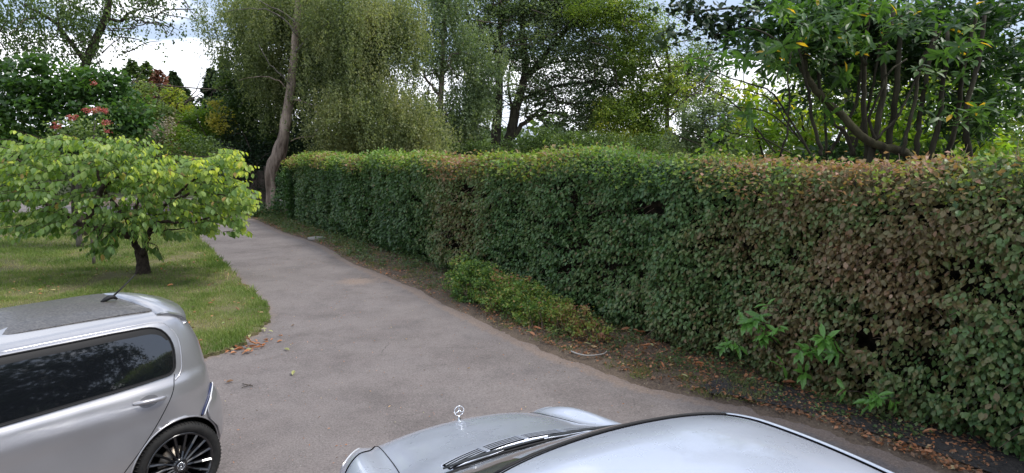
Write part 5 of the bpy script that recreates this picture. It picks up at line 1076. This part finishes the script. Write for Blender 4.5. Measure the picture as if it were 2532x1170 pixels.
# wheels
def wheel(parent, x, y, fside):
    w = empty('wheel', (x, y, AZ), 0); w.parent = parent
    if fside: w.rotation_euler = (0, 0, math.pi)
    m = MB(); prof = [(.228, .012), (.245, .0), (.262, -.008), (.282, -.004), (.296, .012), (.302, .03), (.304, .09), (.302, .15), (.29, .18), (.23, .185)]; n_ = 64; V = []; F = []
    for r_, d in prof:
        for k_ in range(n_): t_ = 2 * math.pi * k_ / n_; V.append((r_ * math.cos(t_), d, r_ * math.sin(t_)))
    for i in range(len(prof) - 1):
        for k_ in range(n_): F.append([i * n_ + k_, i * n_ + (k_ + 1) % n_, (i + 1) * n_ + (k_ + 1) % n_, (i + 1) * n_ + k_])
    mesh_obj('tyre', V, F, M['rubber'], w)
    tb = MB()
    for k_ in range(72):
        t_ = 2 * math.pi * k_ / 72; c, s = math.cos(t_), math.sin(t_); tb.tube([(.293 * c, .006, .293 * s), (.303 * c, .022, .303 * s), (.3065 * c, .06, .3065 * s)], [.003, .004, .003], 4)
    tb.build('tread', M['rubber'], w)
    rp = [(.236, .004), (.232, -.002), (.222, .004), (.214, .022), (.205, .06), (.200, .16)]; V = []; F = []
    for r_, d in rp:
        for k_ in range(n_): t_ = 2 * math.pi * k_ / n_; V.append((r_ * math.cos(t_), d, r_ * math.sin(t_)))
    for i in range(len(rp) - 1):
        for k_ in range(n_): F.append([i * n_ + k_, i * n_ + (k_ + 1) % n_, (i + 1) * n_ + (k_ + 1) % n_, (i + 1) * n_ + k_])
    mesh_obj('rim', V, F, M['gloss_black'], w)
    for k_ in range(17):
        t_ = 2 * math.pi * (k_ + .3) / 17; sp = MB(); V = []
        for r_, wd, dp in ((.045, .011, .014), (.10, .010, .022), (.16, .0125, .018), (.225, .015, .008)):
            for (a_, b_) in ((-wd, dp + .03), (-wd * .75, dp + .003), (0, dp - .006), (wd * .75, dp + .003), (wd, dp + .03)):
                tt = t_ + (r_ - .045) * .5; V.append((r_ * math.cos(tt) - a_ * math.sin(tt), b_, r_ * math.sin(tt) + a_ * math.cos(tt)))
        F = [[i * 5 + j, i * 5 + j + 1, (i + 1) * 5 + j + 1, (i + 1) * 5 + j] for i in range(3) for j in range(4)]
        mesh_obj('spoke', V, F, M['gloss_black'], w, smooth=False)
    m = MB(); m.tube([(0, .05, 0), (0, .02, 0), (0, .01, 0), (0, .006, 0)], [.058, .056, .048, .036], 28); m.build('hub', M['gloss_black'], w)
    m = MB(); m.tube([(0, .085, 0), (0, .10, 0)], [.12, .12], 36); m.build('brake_disc', M['disc'], w)
    m = MB(); m.tube([(0, .11, 0), (0, .17, 0)], [.225, .225], 40); m.build('backing', M['void'], w)
    # round badge with the letters V over W
    bd = MB(); bd.tube([(.0265 * math.cos(t_), .003, .0265 * math.sin(t_)) for t_ in np.linspace(0, 2 * np.pi, 32, endpoint=False)], .0026, 6, closed=True)
    def st(*p): bd.tube([(a_ * .0265, .003, b_ * .0265) for a_, b_ in p], .0022, 5)
    st((-.42, .86), (0, .12)); st((.42, .86), (0, .12)); st((-.80, .50), (-.36, -.82)); st((-.36, -.82), (0, -.02)); st((.80, .50), (.36, -.82)); st((.36, -.82), (0, -.02)); st((-.12, .12), (.12, .12))
    bd.build('badge', M['badge'], w); m = MB(); m.tube([(0, .012, 0), (0, .0045, 0)], [.030, .028], 28); m.build('badge_backing', M['gloss_black'], w)
    return w
for x in (0.02, -2.40):
    wheel(hb, x, .035, False); wheel(hb, x, 2 * CY - .035, True)
# aerial
m = MB(); az = float(roof_z(np.array([-.02]), np.array([CY + .0]))[()][0]); m.tube([(-.12, CY, 1.408), (-.09, CY, 1.421), (-.06, CY, 1.433), (-.03, CY, 1.431), (-.01, CY, 1.412)], [.006, .02, .022, .018, .01], 10, flat=.8); ab = m.build('aerial_base', M['black_trim'], hb)
m = MB(); m.tube([(-.04, CY, 1.432), (.02, CY, 1.48), (.13, CY, 1.575)], [.0075, .0062, .0045], 8); m.build('aerial', M['black_trim'], hb)
# floor pan so that nothing is seen through the arches
m = MB(); m.box((-1.2, CY, .26), (3.2, .85, .14)); m.build('underbody', M['void'], hb, smooth=False)
# windscreen, lamps and grille of the far end
def fnose(y, z, off=0):
    xs = sm(z, XF); w = sm(z, WD); x = XC - (XC - xs) * (1 - np.clip(np.abs(y) / w, 0, .999) ** NE) ** (1 / NE); return np.stack([x - off, CY + y, z], -1)
patch('windscreen', round_poly([(-.62, .99), (.62, .99), (.52, 1.36), (-.52, 1.36)], .05), fnose, M['glass'], hb, .006)
for s in (-1, 1): patch('headlight', round_poly([(s * .45, .62), (s * .68, .64), (s * .66, .78), (s * .46, .74)], .03), fnose, M['lens'], hb, .006, .03)

# ------------------------------------------------------------------ the blue silver saloon (bottom)
HD = R(118)
sa = empty('saloon_car', (0, 0, 0), HD); sa.location = SA_LOC = Vector((-.05, 3.44, 0)); mat_basis(sa)
tag(sa, 'pale blue silver saloon with a star ornament on its bonnet, seen from above and behind', 'car')
# stations: x forward, front axle at 0; nine control rows from sill to centre line (y, z)
ST = [
 (.80, [(.42, .24), (.50, .34), (.53, .44), (.54, .50), (.50, .54), (.44, .56), (.34, .58), (.20, .595), (0, .60)]),
 (.74, [(.60, .22), (.70, .34), (.72, .47), (.71, .56), (.64, .625), (.54, .63), (.40, .65), (.24, .672), (0, .682)]),
 (.60, [(.70, .20), (.79, .36), (.80, .52), (.775, .64), (.69, .712), (.575, .692), (.44, .722), (.26, .748), (0, .760)]),
 (.38, [(.75, .20), (.85, .38), (.865, .58), (.83, .705), (.735, .778), (.60, .742), (.47, .780), (.27, .808), (0, .820)]),
 (.00, [(.78, .20), (.88, .40), (.885, .62), (.865, .755), (.77, .828), (.645, .815), (.50, .866), (.28, .898), (0, .912)]),
 (-.26, [(.78, .20), (.885, .40), (.895, .64), (.875, .785), (.795, .865), (.695, .880), (.53, .938), (.29, .968), (0, .982)]),
 (-.42, [(.78, .20), (.885, .40), (.90, .66), (.885, .81), (.825, .90), (.765, .925), (.62, .968), (.34, 1.004), (0, 1.018)]),
 (-.58, [(.78, .20), (.885, .40), (.90, .67), (.893, .84), (.84, .925), (.785, .99), (.69, 1.055), (.40, 1.095), (0, 1.110)]),
 (-.80, [(.78, .20), (.885, .40), (.90, .67), (.895, .85), (.845, .94), (.75, 1.11), (.655, 1.178), (.385, 1.218), (0, 1.235)]),
 (-1.03, [(.78, .20), (.885, .40), (.90, .67), (.895, .86), (.845, .945), (.715, 1.21), (.625, 1.284), (.37, 1.332), (0, 1.350)]),
 (-1.28, [(.78, .20), (.885, .40), (.90, .67), (.895, .86), (.845, .95), (.70, 1.26), (.625, 1.338), (.37, 1.388), (0, 1.405)]),
 (-1.80, [(.78, .20), (.885, .40), (.90, .67), (.895, .86), (.845, .96), (.68, 1.28), (.605, 1.368), (.36, 1.420), (0, 1.438)]),
 (-2.40, [(.78, .20), (.89, .40), (.905, .67), (.90, .865), (.845, .965), (.68, 1.27), (.585, 1.355), (.34, 1.400), (0, 1.412)]),
 (-2.75, [(.78, .20), (.89, .40), (.90, .67), (.895, .87), (.84, .965), (.70, 1.15), (.60, 1.22), (.35, 1.27), (0, 1.28)]),
 (-3.15, [(.78, .20), (.88, .40), (.89, .67), (.88, .86), (.82, .95), (.73, 1.00), (.60, 1.035), (.34, 1.06), (0, 1.07)]),
 (-3.60, [(.74, .22), (.84, .40), (.855, .67), (.84, .84), (.77, .92), (.68, .945), (.52, .965), (.28, .98), (0, .985)]),
 (-3.85, [(.66, .24), (.74, .40), (.76, .62), (.74, .78), (.68, .86), (.60, .88), (.46, .90), (.24, .91), (0, .915)])]
sx_ = np.array([s[0] for s in ST])[::-1]; sg = np.array([s[1] for s in ST])[::-1]    # (station,row,2), ascending x
def cr1(tab, u):      # catmull-rom along axis 0 at fractional index u
    n_ = len(tab); u = np.clip(u, 0, n_ - 1 - 1e-6); i = np.floor(u).astype(int); t_ = (u - i)[..., None]
    g = lambda k_: tab[np.clip(k_, 0, n_ - 1)]
    a, b, c, d = g(i - 1), g(i), g(i + 1), g(i + 2); return .5 * (2 * b + (c - a) * t_ + (2 * a - 5 * b + 4 * c - d) * t_ ** 2 + (3 * b - a - 3 * c + d) * t_ ** 3)
def xidx(x): return np.interp(x, sx_, np.arange(len(sx_)))
# resample along x with a shape preserving (pchip like) fit so that uneven stations do not ripple
from numpy import interp
def pchip(xk, yk, x):
    h = np.diff(xk)[:, None]; dl_ = np.diff(yk, axis=0) / h; m_ = np.zeros_like(yk)
    s_ = dl_[:-1] * dl_[1:] > 0; w1 = 2 * h[1:] + h[:-1]; w2 = h[1:] + 2 * h[:-1]
    with np.errstate(divide='ignore', invalid='ignore'): hm = (w1 + w2) / (w1 / dl_[:-1] + w2 / dl_[1:])
    m_[1:-1] = np.where(s_, hm, 0); m_[0], m_[-1] = dl_[0], dl_[-1]
    i = np.clip(np.searchsorted(xk, x) - 1, 0, len(xk) - 2); t_ = ((x - xk[i]) / h[i, 0])[:, None]; H = h[i]
    return (2 * t_ ** 3 - 3 * t_ ** 2 + 1) * yk[i] + (t_ ** 3 - 2 * t_ ** 2 + t_) * H * m_[i] + (-2 * t_ ** 3 + 3 * t_ ** 2) * yk[i + 1] + (t_ ** 3 - t_ ** 2) * H * m_[i + 1]
SG = sg.reshape(len(sx_), -1)
DX = np.linspace(sx_[0], sx_[-1], 2331); DT = pchip(sx_, SG, DX).reshape(len(DX), 9, 2)
ker = np.hanning(33); ker /= ker.sum()
for r_ in range(9):
    for c_ in range(2): DT[:, r_, c_] = np.r_[DT[:16, r_, c_], np.convolve(DT[:, r_, c_], ker, 'valid'), DT[-16:, r_, c_]]
def S0(x, v):         # x metres, v row 0..8, continued past 8 to the other side (8..16)
    x = np.asarray(x, float); v = np.asarray(v, float); mir = v > 8; vv = np.where(mir, 16 - v, v)
    fx = np.clip((x - DX[0]) / (DX[1] - DX[0]), 0, len(DX) - 1.001); i = np.floor(fx).astype(int); t_ = (fx - i)[..., None]
    T0 = np.concatenate([DT, (DT[:, 7:8] * (-1, 1))], 1)             # row 9 = mirror of 7, for a smooth crown
    def row(ii):
        k_ = np.clip(np.floor(vv).astype(int), 0, 7); f = (vv - k_)[..., None]; a = T0[ii, np.clip(k_ - 1, 0, 9)]; b = T0[ii, k_]; c = T0[ii, k_ + 1]; d = T0[ii, np.clip(k_ + 2, 0, 9)]
        return .5 * (2 * b + (c - a) * f + (2 * a - 5 * b + 4 * c - d) * f ** 2 + (3 * b - a - 3 * c + d) * f ** 3)
    q = row(i) * (1 - t_) + row(i + 1) * t_
    return np.stack([x, np.where(mir, -1, 1) * q[..., 0], q[..., 1]], -1)      # v<8 is the left side (+y)
def S1(x, v, off=0):
    x = np.asarray(x, float); v = np.asarray(v, float); e = .01
    if np.isscalar(off) and off == 0: return S0(x, v)
    a = S0(x + e, v) - S0(x - e, v); b = S0(x, np.clip(v + .04, 0, 16)) - S0(x, np.clip(v - .04, 0, 16)); nn = nrm(np.cross(a, -b)); nn = np.where(nn[..., 2:3] < -.3, -nn, nn)
    return S0(x, v) + nn * off
nx_, nv_ = 260, 129
xs = np.linspace(sx_[0], sx_[-1], nx_); vs = np.linspace(0, 16, nv_); Xg, Vg = np.meshgrid(xs, vs, indexing='ij'); V = S0(Xg.ravel(), Vg.ravel())
a = np.arange(nx_ * nv_).reshape(nx_, nv_); F = np.stack([a[:-1, :-1], a[1:, :-1], a[1:, 1:], a[:-1, 1:]], -1).reshape(-1, 4)
kf = np.ones(len(F), bool)
for ax_ in (0.0, -2.75):
    dx, dz_ = V[:, 0] - ax_, V[:, 2] - .32; r_ = np.hypot(dx, dz_); sel = (np.abs(r_ - .36) < .013) & (np.abs(V[:, 1]) > .5); V[sel, 0] = ax_ + dx[sel] / r_[sel] * .36; V[sel, 2] = .32 + dz_[sel] / r_[sel] * .36
    fc = V[F].mean(1); kf &= ~((np.hypot(fc[:, 0] - ax_, fc[:, 2] - .32) < .358) & (np.abs(fc[:, 1]) > .5))
F = [list(f) for f in F[kf]] + [list(a[0]), list(a[-1][::-1])]
sb = mesh_obj('body', V, F, M['silver_saloon'], sa)
bm = bmesh.new(); bm.from_mesh(sb.data); bmesh.ops.delete(bm, geom=[v for v in bm.verts if not v.link_faces], context='VERTS'); bmesh.ops.recalc_face_normals(bm, faces=bm.faces); bm.to_mesh(sb.data); bm.free()
def mv(v): return 16 - v
def y_to_v(x, y):     # row parameter where the upper surface has width y
    vv = np.linspace(3, 13, 401); q = S0(np.full(401, x), vv)[:, 1]; return float(np.interp(-y, -q, vv))
# the seam between bonnet and wings, wing to bumper
for f_ in (lambda v: v, mv):
    line_on('bonnet_seam', [(.73, f_(5.0)), (.6, f_(5.15)), (.3, f_(5.2)), (0, f_(5.2)), (-.3, f_(5.1)), (-.42, f_(5.0))], S1, M['void'], sa, .0028, .0)
line_on('bonnet_edge', [(.745, v) for v in np.linspace(5, 11, 9)], S1, M['void'], sa, .003, .0)
for sgn in (1, -1):
    V_ = [(.50, 3.0), (.56, 3.6), (.64, 4.1), (.73, 4.3), (.76, 3.4), (.70, 2.3), (.58, 2.2)]
    V_ = [(x, v if sgn > 0 else 16 - v) for x, v in V_]
    patch('headlight', round_poly(V_, .05) if sgn > 0 else round_poly(V_, .05), S1, M['lens'], sa, .004, .06)
    if sgn > 0: line_on('wing_seam', [(x, v if sgn > 0 else 16 - v) for x, v in [(.20, 1.6), (.27, 2.6), (.34, 3.4), (.42, 4.1), (.52, 4.6), (.66, 4.95), (.73, 5.0)]], S1, M['void'], sa, .004, .002)
# louvred vent across the rear of the bonnet: four runs of three slats
def arc_x(y, x0, bow): return x0 - bow * (y / .6) ** 2
def band(name, y0, y1, xa, xb, mat, off, thick=.004, parent=sa, n_=14):
    yy = np.linspace(y0, y1, n_); pts = [(arc_x(y, xa, BOW), y_to_v(arc_x(y, xa, BOW), y)) for y in yy] + [(arc_x(y, xb, BOW), y_to_v(arc_x(y, xb, BOW), y)) for y in yy[::-1]]
    P = np.array(pts); T_up = S1(P[:, 0], P[:, 1], off); T_lo = S1(P[:, 0], P[:, 1], off - thick); n2_ = n_
    V = np.vstack([T_up, T_lo]); b = 2 * n_; F = [[i, i + 1, b - 2 - i, b - 1 - i] for i in range(n_ - 1)]
    ring_ = list(range(b)); F += [[i, (i + 1) % b, b + (i + 1) % b, b + i] for i in ring_]
    return mesh_obj(name, V, F, mat, parent, smooth=False)
BOW = .15
vent = band('bonnet_vent', -.475, .475, -.165, -.275, M['void'], .004, .003, n_=60)
for y0, y1 in ((-.468, -.25), (-.228, -.01), (.012, .228), (.25, .468)):
    for k_ in range(3): band('slat', y0, y1, -.190 - k_ * .028, -.199 - k_ * .028, M['silver_saloon'], .0065, .002, vent, 20)
for yb in (-.239, .001, .239): band('bridge', yb - .011, yb + .011, -.164, -.276, M['silver_saloon'], .009, .005, vent, 4)
for xe in (-.160, -.280):
    yy = np.linspace(-.485, .485, 40); q = np.array([(arc_x(y, xe, BOW), y_to_v(arc_x(y, xe, BOW), y)) for y in yy]); m = MB(); m.tube(S1(q[:, 0], q[:, 1], .001), .0035, 6); m.build('surround', M['silver_saloon'], vent)
# scuttle gap, wipers, windscreen
BOW = .16
sc_gap = band('scuttle', -.68, .68, -.335, -.43, M['void'], .004, .006, n_=40)
m = MB(); yy = np.linspace(-.69, .69, 40); q = np.array([(arc_x(y, -.328, BOW), y_to_v(arc_x(y, -.328, BOW), y)) for y in yy]); m.tube(S1(q[:, 0], q[:, 1], .001), .003, 6); m.build('bonnet_rear_edge', M['silver_saloon'], sa)
ws = [(arc_x(y, -.43, .16), y) for y in np.linspace(.70, -.70, 21)] + [(arc_x(y, -1.03, .04), y) for y in np.linspace(-.60, .60, 17)]
wsp = np.array([(x, y_to_v(x, y)) for x, y in ws]); M['screen'] = plain('windscreen glass', (.10, .10, .095), .05, spec=.8, coat=1)
patch('windscreen', wsp, S1, M['screen'], sa, .004, .12)
m = MB(); q = S1(wsp[:, 0], wsp[:, 1], .005); m.tube(q, .007, 6, closed=True); m.build('screen_seal', M['black_trim'], sa)
def on(x, y, off): return S1(np.array([x]), np.array([y_to_v(x, y)]), off)[0]
for y0, y1, x0, x1 in ((.52, -.02, -.40, -.43), (-.06, -.55, -.40, -.455)):
    m = MB(); m.tube([on(x0 + (x1 - x0) * t_ - .03 * (1 - (2 * t_ - 1) ** 2) * 0, y0 + (y1 - y0) * t_, .030) for t_ in np.linspace(0, 1, 9)], [.006, .009, .011, .011, .010, .009, .008, .007, .005], 8, flat=.6)
    wr = m.build('wiper', plain('wiper grey', (.04, .044, .048), .8, spec=.2) if 'wiper grey' not in bpy.data.materials else bpy.data.materials['wiper grey'], sa)
    m = MB(); m.tube([on(x0 + .02 + (x1 - x0) * t_ - .045, y0 * .98 + (y1 - y0) * t_, .016) for t_ in np.linspace(.05, 1.05, 9)], .005, 6); m.build('blade', M['black_trim'], wr)
# header joint, roof rails with chrome and black lines
for sgn in (1, -1):
    f_ = (lambda v: v) if sgn > 0 else mv
    xs_ = np.linspace(-1.03, -2.75, 40); rowv = np.full(40, f_(6.0))
    m = MB(); m.tube(S1(xs_, rowv, .006), .011, 8, flat=.8); m.build('roof_rail', M['rail'], sa)
    m = MB(); m.tube(S1(xs_, np.full(40, f_(6.12)), .001), .006, 6); m.build('rail_gap', M['void'], sa)
    m = MB(); m.tube(S1(xs_, np.full(40, f_(5.86)), .004), .0045, 6); m.build('rail_lip', M['black_trim'], sa)
    m = MB(); xq = np.linspace(-.44, -1.03, 24); m.tube(S1(xq, np.full(24, f_(5.98)), .002), .007, 6); m.build('pillar_trim', M['rail'], sa)
    for nm, wv in (('front', [(-.80, 4.28), (-1.62, 4.25), (-1.62, 5.55), (-1.16, 5.55)]), ('rear', [(-1.70, 4.25), (-2.72, 4.28), (-2.45, 5.45), (-1.70, 5.55)])):
        o = patch('window', round_poly([(x, f_(v)) for x, v in wv], .06), S1, M['glass'], sa, .004, .12)
    for px_ in (-.55, -1.66, -2.6): line_on('door_seam', [(px_, f_(v)) for v in np.linspace(.6, 4.1, 8)], S1, M['void'], sa, .003, .001)
    for hx in (-1.5, -2.45):
        m = MB(); m.tube([on(hx + .10, sgn * .9, 0) * 0 + S1(np.array([hx + .1]), np.array([f_(3.0)]), .0)[0], S1(np.array([hx + .07]), np.array([f_(3.0)]), .03)[0], S1(np.array([hx - .07]), np.array([f_(3.0)]), .03)[0], S1(np.array([hx - .1]), np.array([f_(3.0)]), 0)[0]], .010, 8); m.build('door_handle', M['silver_saloon'], sa)
    # door mirror
    c_ = S1(np.array([-.72]), np.array([f_(4.3)]), 0)[0]; m = MB(); m.tube([c_, c_ + (0, sgn * .05, .02)], .02, 8)
    mr = m.build('mirror_stem', M['silver_saloon'], sa); m = MB(); m.tube([c_ + (.04, sgn * .05, .05), c_ + (.03, sgn * .10, .055), c_ + (.02, sgn * .17, .055), c_ + (.01, sgn * .24, .05), c_ + (.0, sgn * .262, .05)], [.03, .06, .066, .055, .02], 12, flat=.75); m.build('mirror', M['silver_saloon'], sa)
line_on('header_joint', [(-1.05 - .04 * (y / .6) ** 2, y_to_v(-1.05 - .04 * (y / .6) ** 2, y)) for y in np.linspace(.59, -.59, 15)], S1, M['void'], sa, .004, .0)
rw = [(arc_x(y, -2.62, -.05), y) for y in np.linspace(.50, -.50, 15)] + [(-3.02, y) for y in np.linspace(-.55, .55, 9)]
patch('rear_window', np.array([(x, y_to_v(x, y)) for x, y in rw]), S1, M['glass'], sa, .004, .12)
# ornament: three pointed star in a ring on a short stalk
SX = .645; q0 = S0(np.array([SX]), np.array([8.0]))[0]; rO = .0335; c_ = q0 + (0, 0, .012 + .018 + rO)
orn = MB(); orn.tube([c_ + (0, rO * math.cos(t_), rO * math.sin(t_)) for t_ in np.linspace(0, 2 * np.pi, 40, endpoint=False)], .0026, 8, closed=True, up=(1, 0, 0)); oo = orn.build('star_ornament', M['chrome'], sa)
for k_ in range(3):
    t_ = math.pi / 2 + k_ * 2 * math.pi / 3; m = MB(); m.tube([c_, c_ + (0, rO * .5 * math.cos(t_), rO * .5 * math.sin(t_)), c_ + (0, rO * math.cos(t_), rO * math.sin(t_))], [.0062, .0042, .0022], 6); m.build('point', M['chrome'], oo)
m = MB(); m.tube([q0 - (0, 0, .005), q0 + (0, 0, .006), q0 + (0, 0, .014), c_ - (0, 0, rO)], [.014, .012, .005, .004], 10); m.build('stalk', M['chrome'], oo)
# wheels of the saloon
for x in (0.0, -2.75):
    for sgn in (1, -1):
        w = empty('wheel', (x, sgn * .86, .32)); w.parent = sa
        m = MB(); m.tube([(0, 0, 0), (0, -sgn * .01, 0), (0, -sgn * .19, 0), (0, -sgn * .2, 0)], [.29, .315, .315, .29], 40); m.build('tyre', M['rubber'], w)
        m = MB(); m.tube([(0, sgn * .004, 0), (0, -sgn * .02, 0)], [.05, .215], 32); m.build('rim', M['rail'], w)
m = MB(); m.box((-1.4, 0, .3), (4.2, 1.1, .2)); m.build('underbody', M['void'], sa, smooth=False)
m = MB(); m.box((.80, 0, .44), (.05, .60, .16)); m.build('grille', M['chrome'], sa, smooth=False)

# ------------------------------------------------------------------ put each plant's empty at its base
for nme, b in BASES.items():
    o = bpy.data.objects[nme]; o.location = b
    inv = Matrix.Translation(-b)
    for ch_ in o.children: ch_.matrix_parent_inverse = inv
# objects built at the top level keep their names and shapes
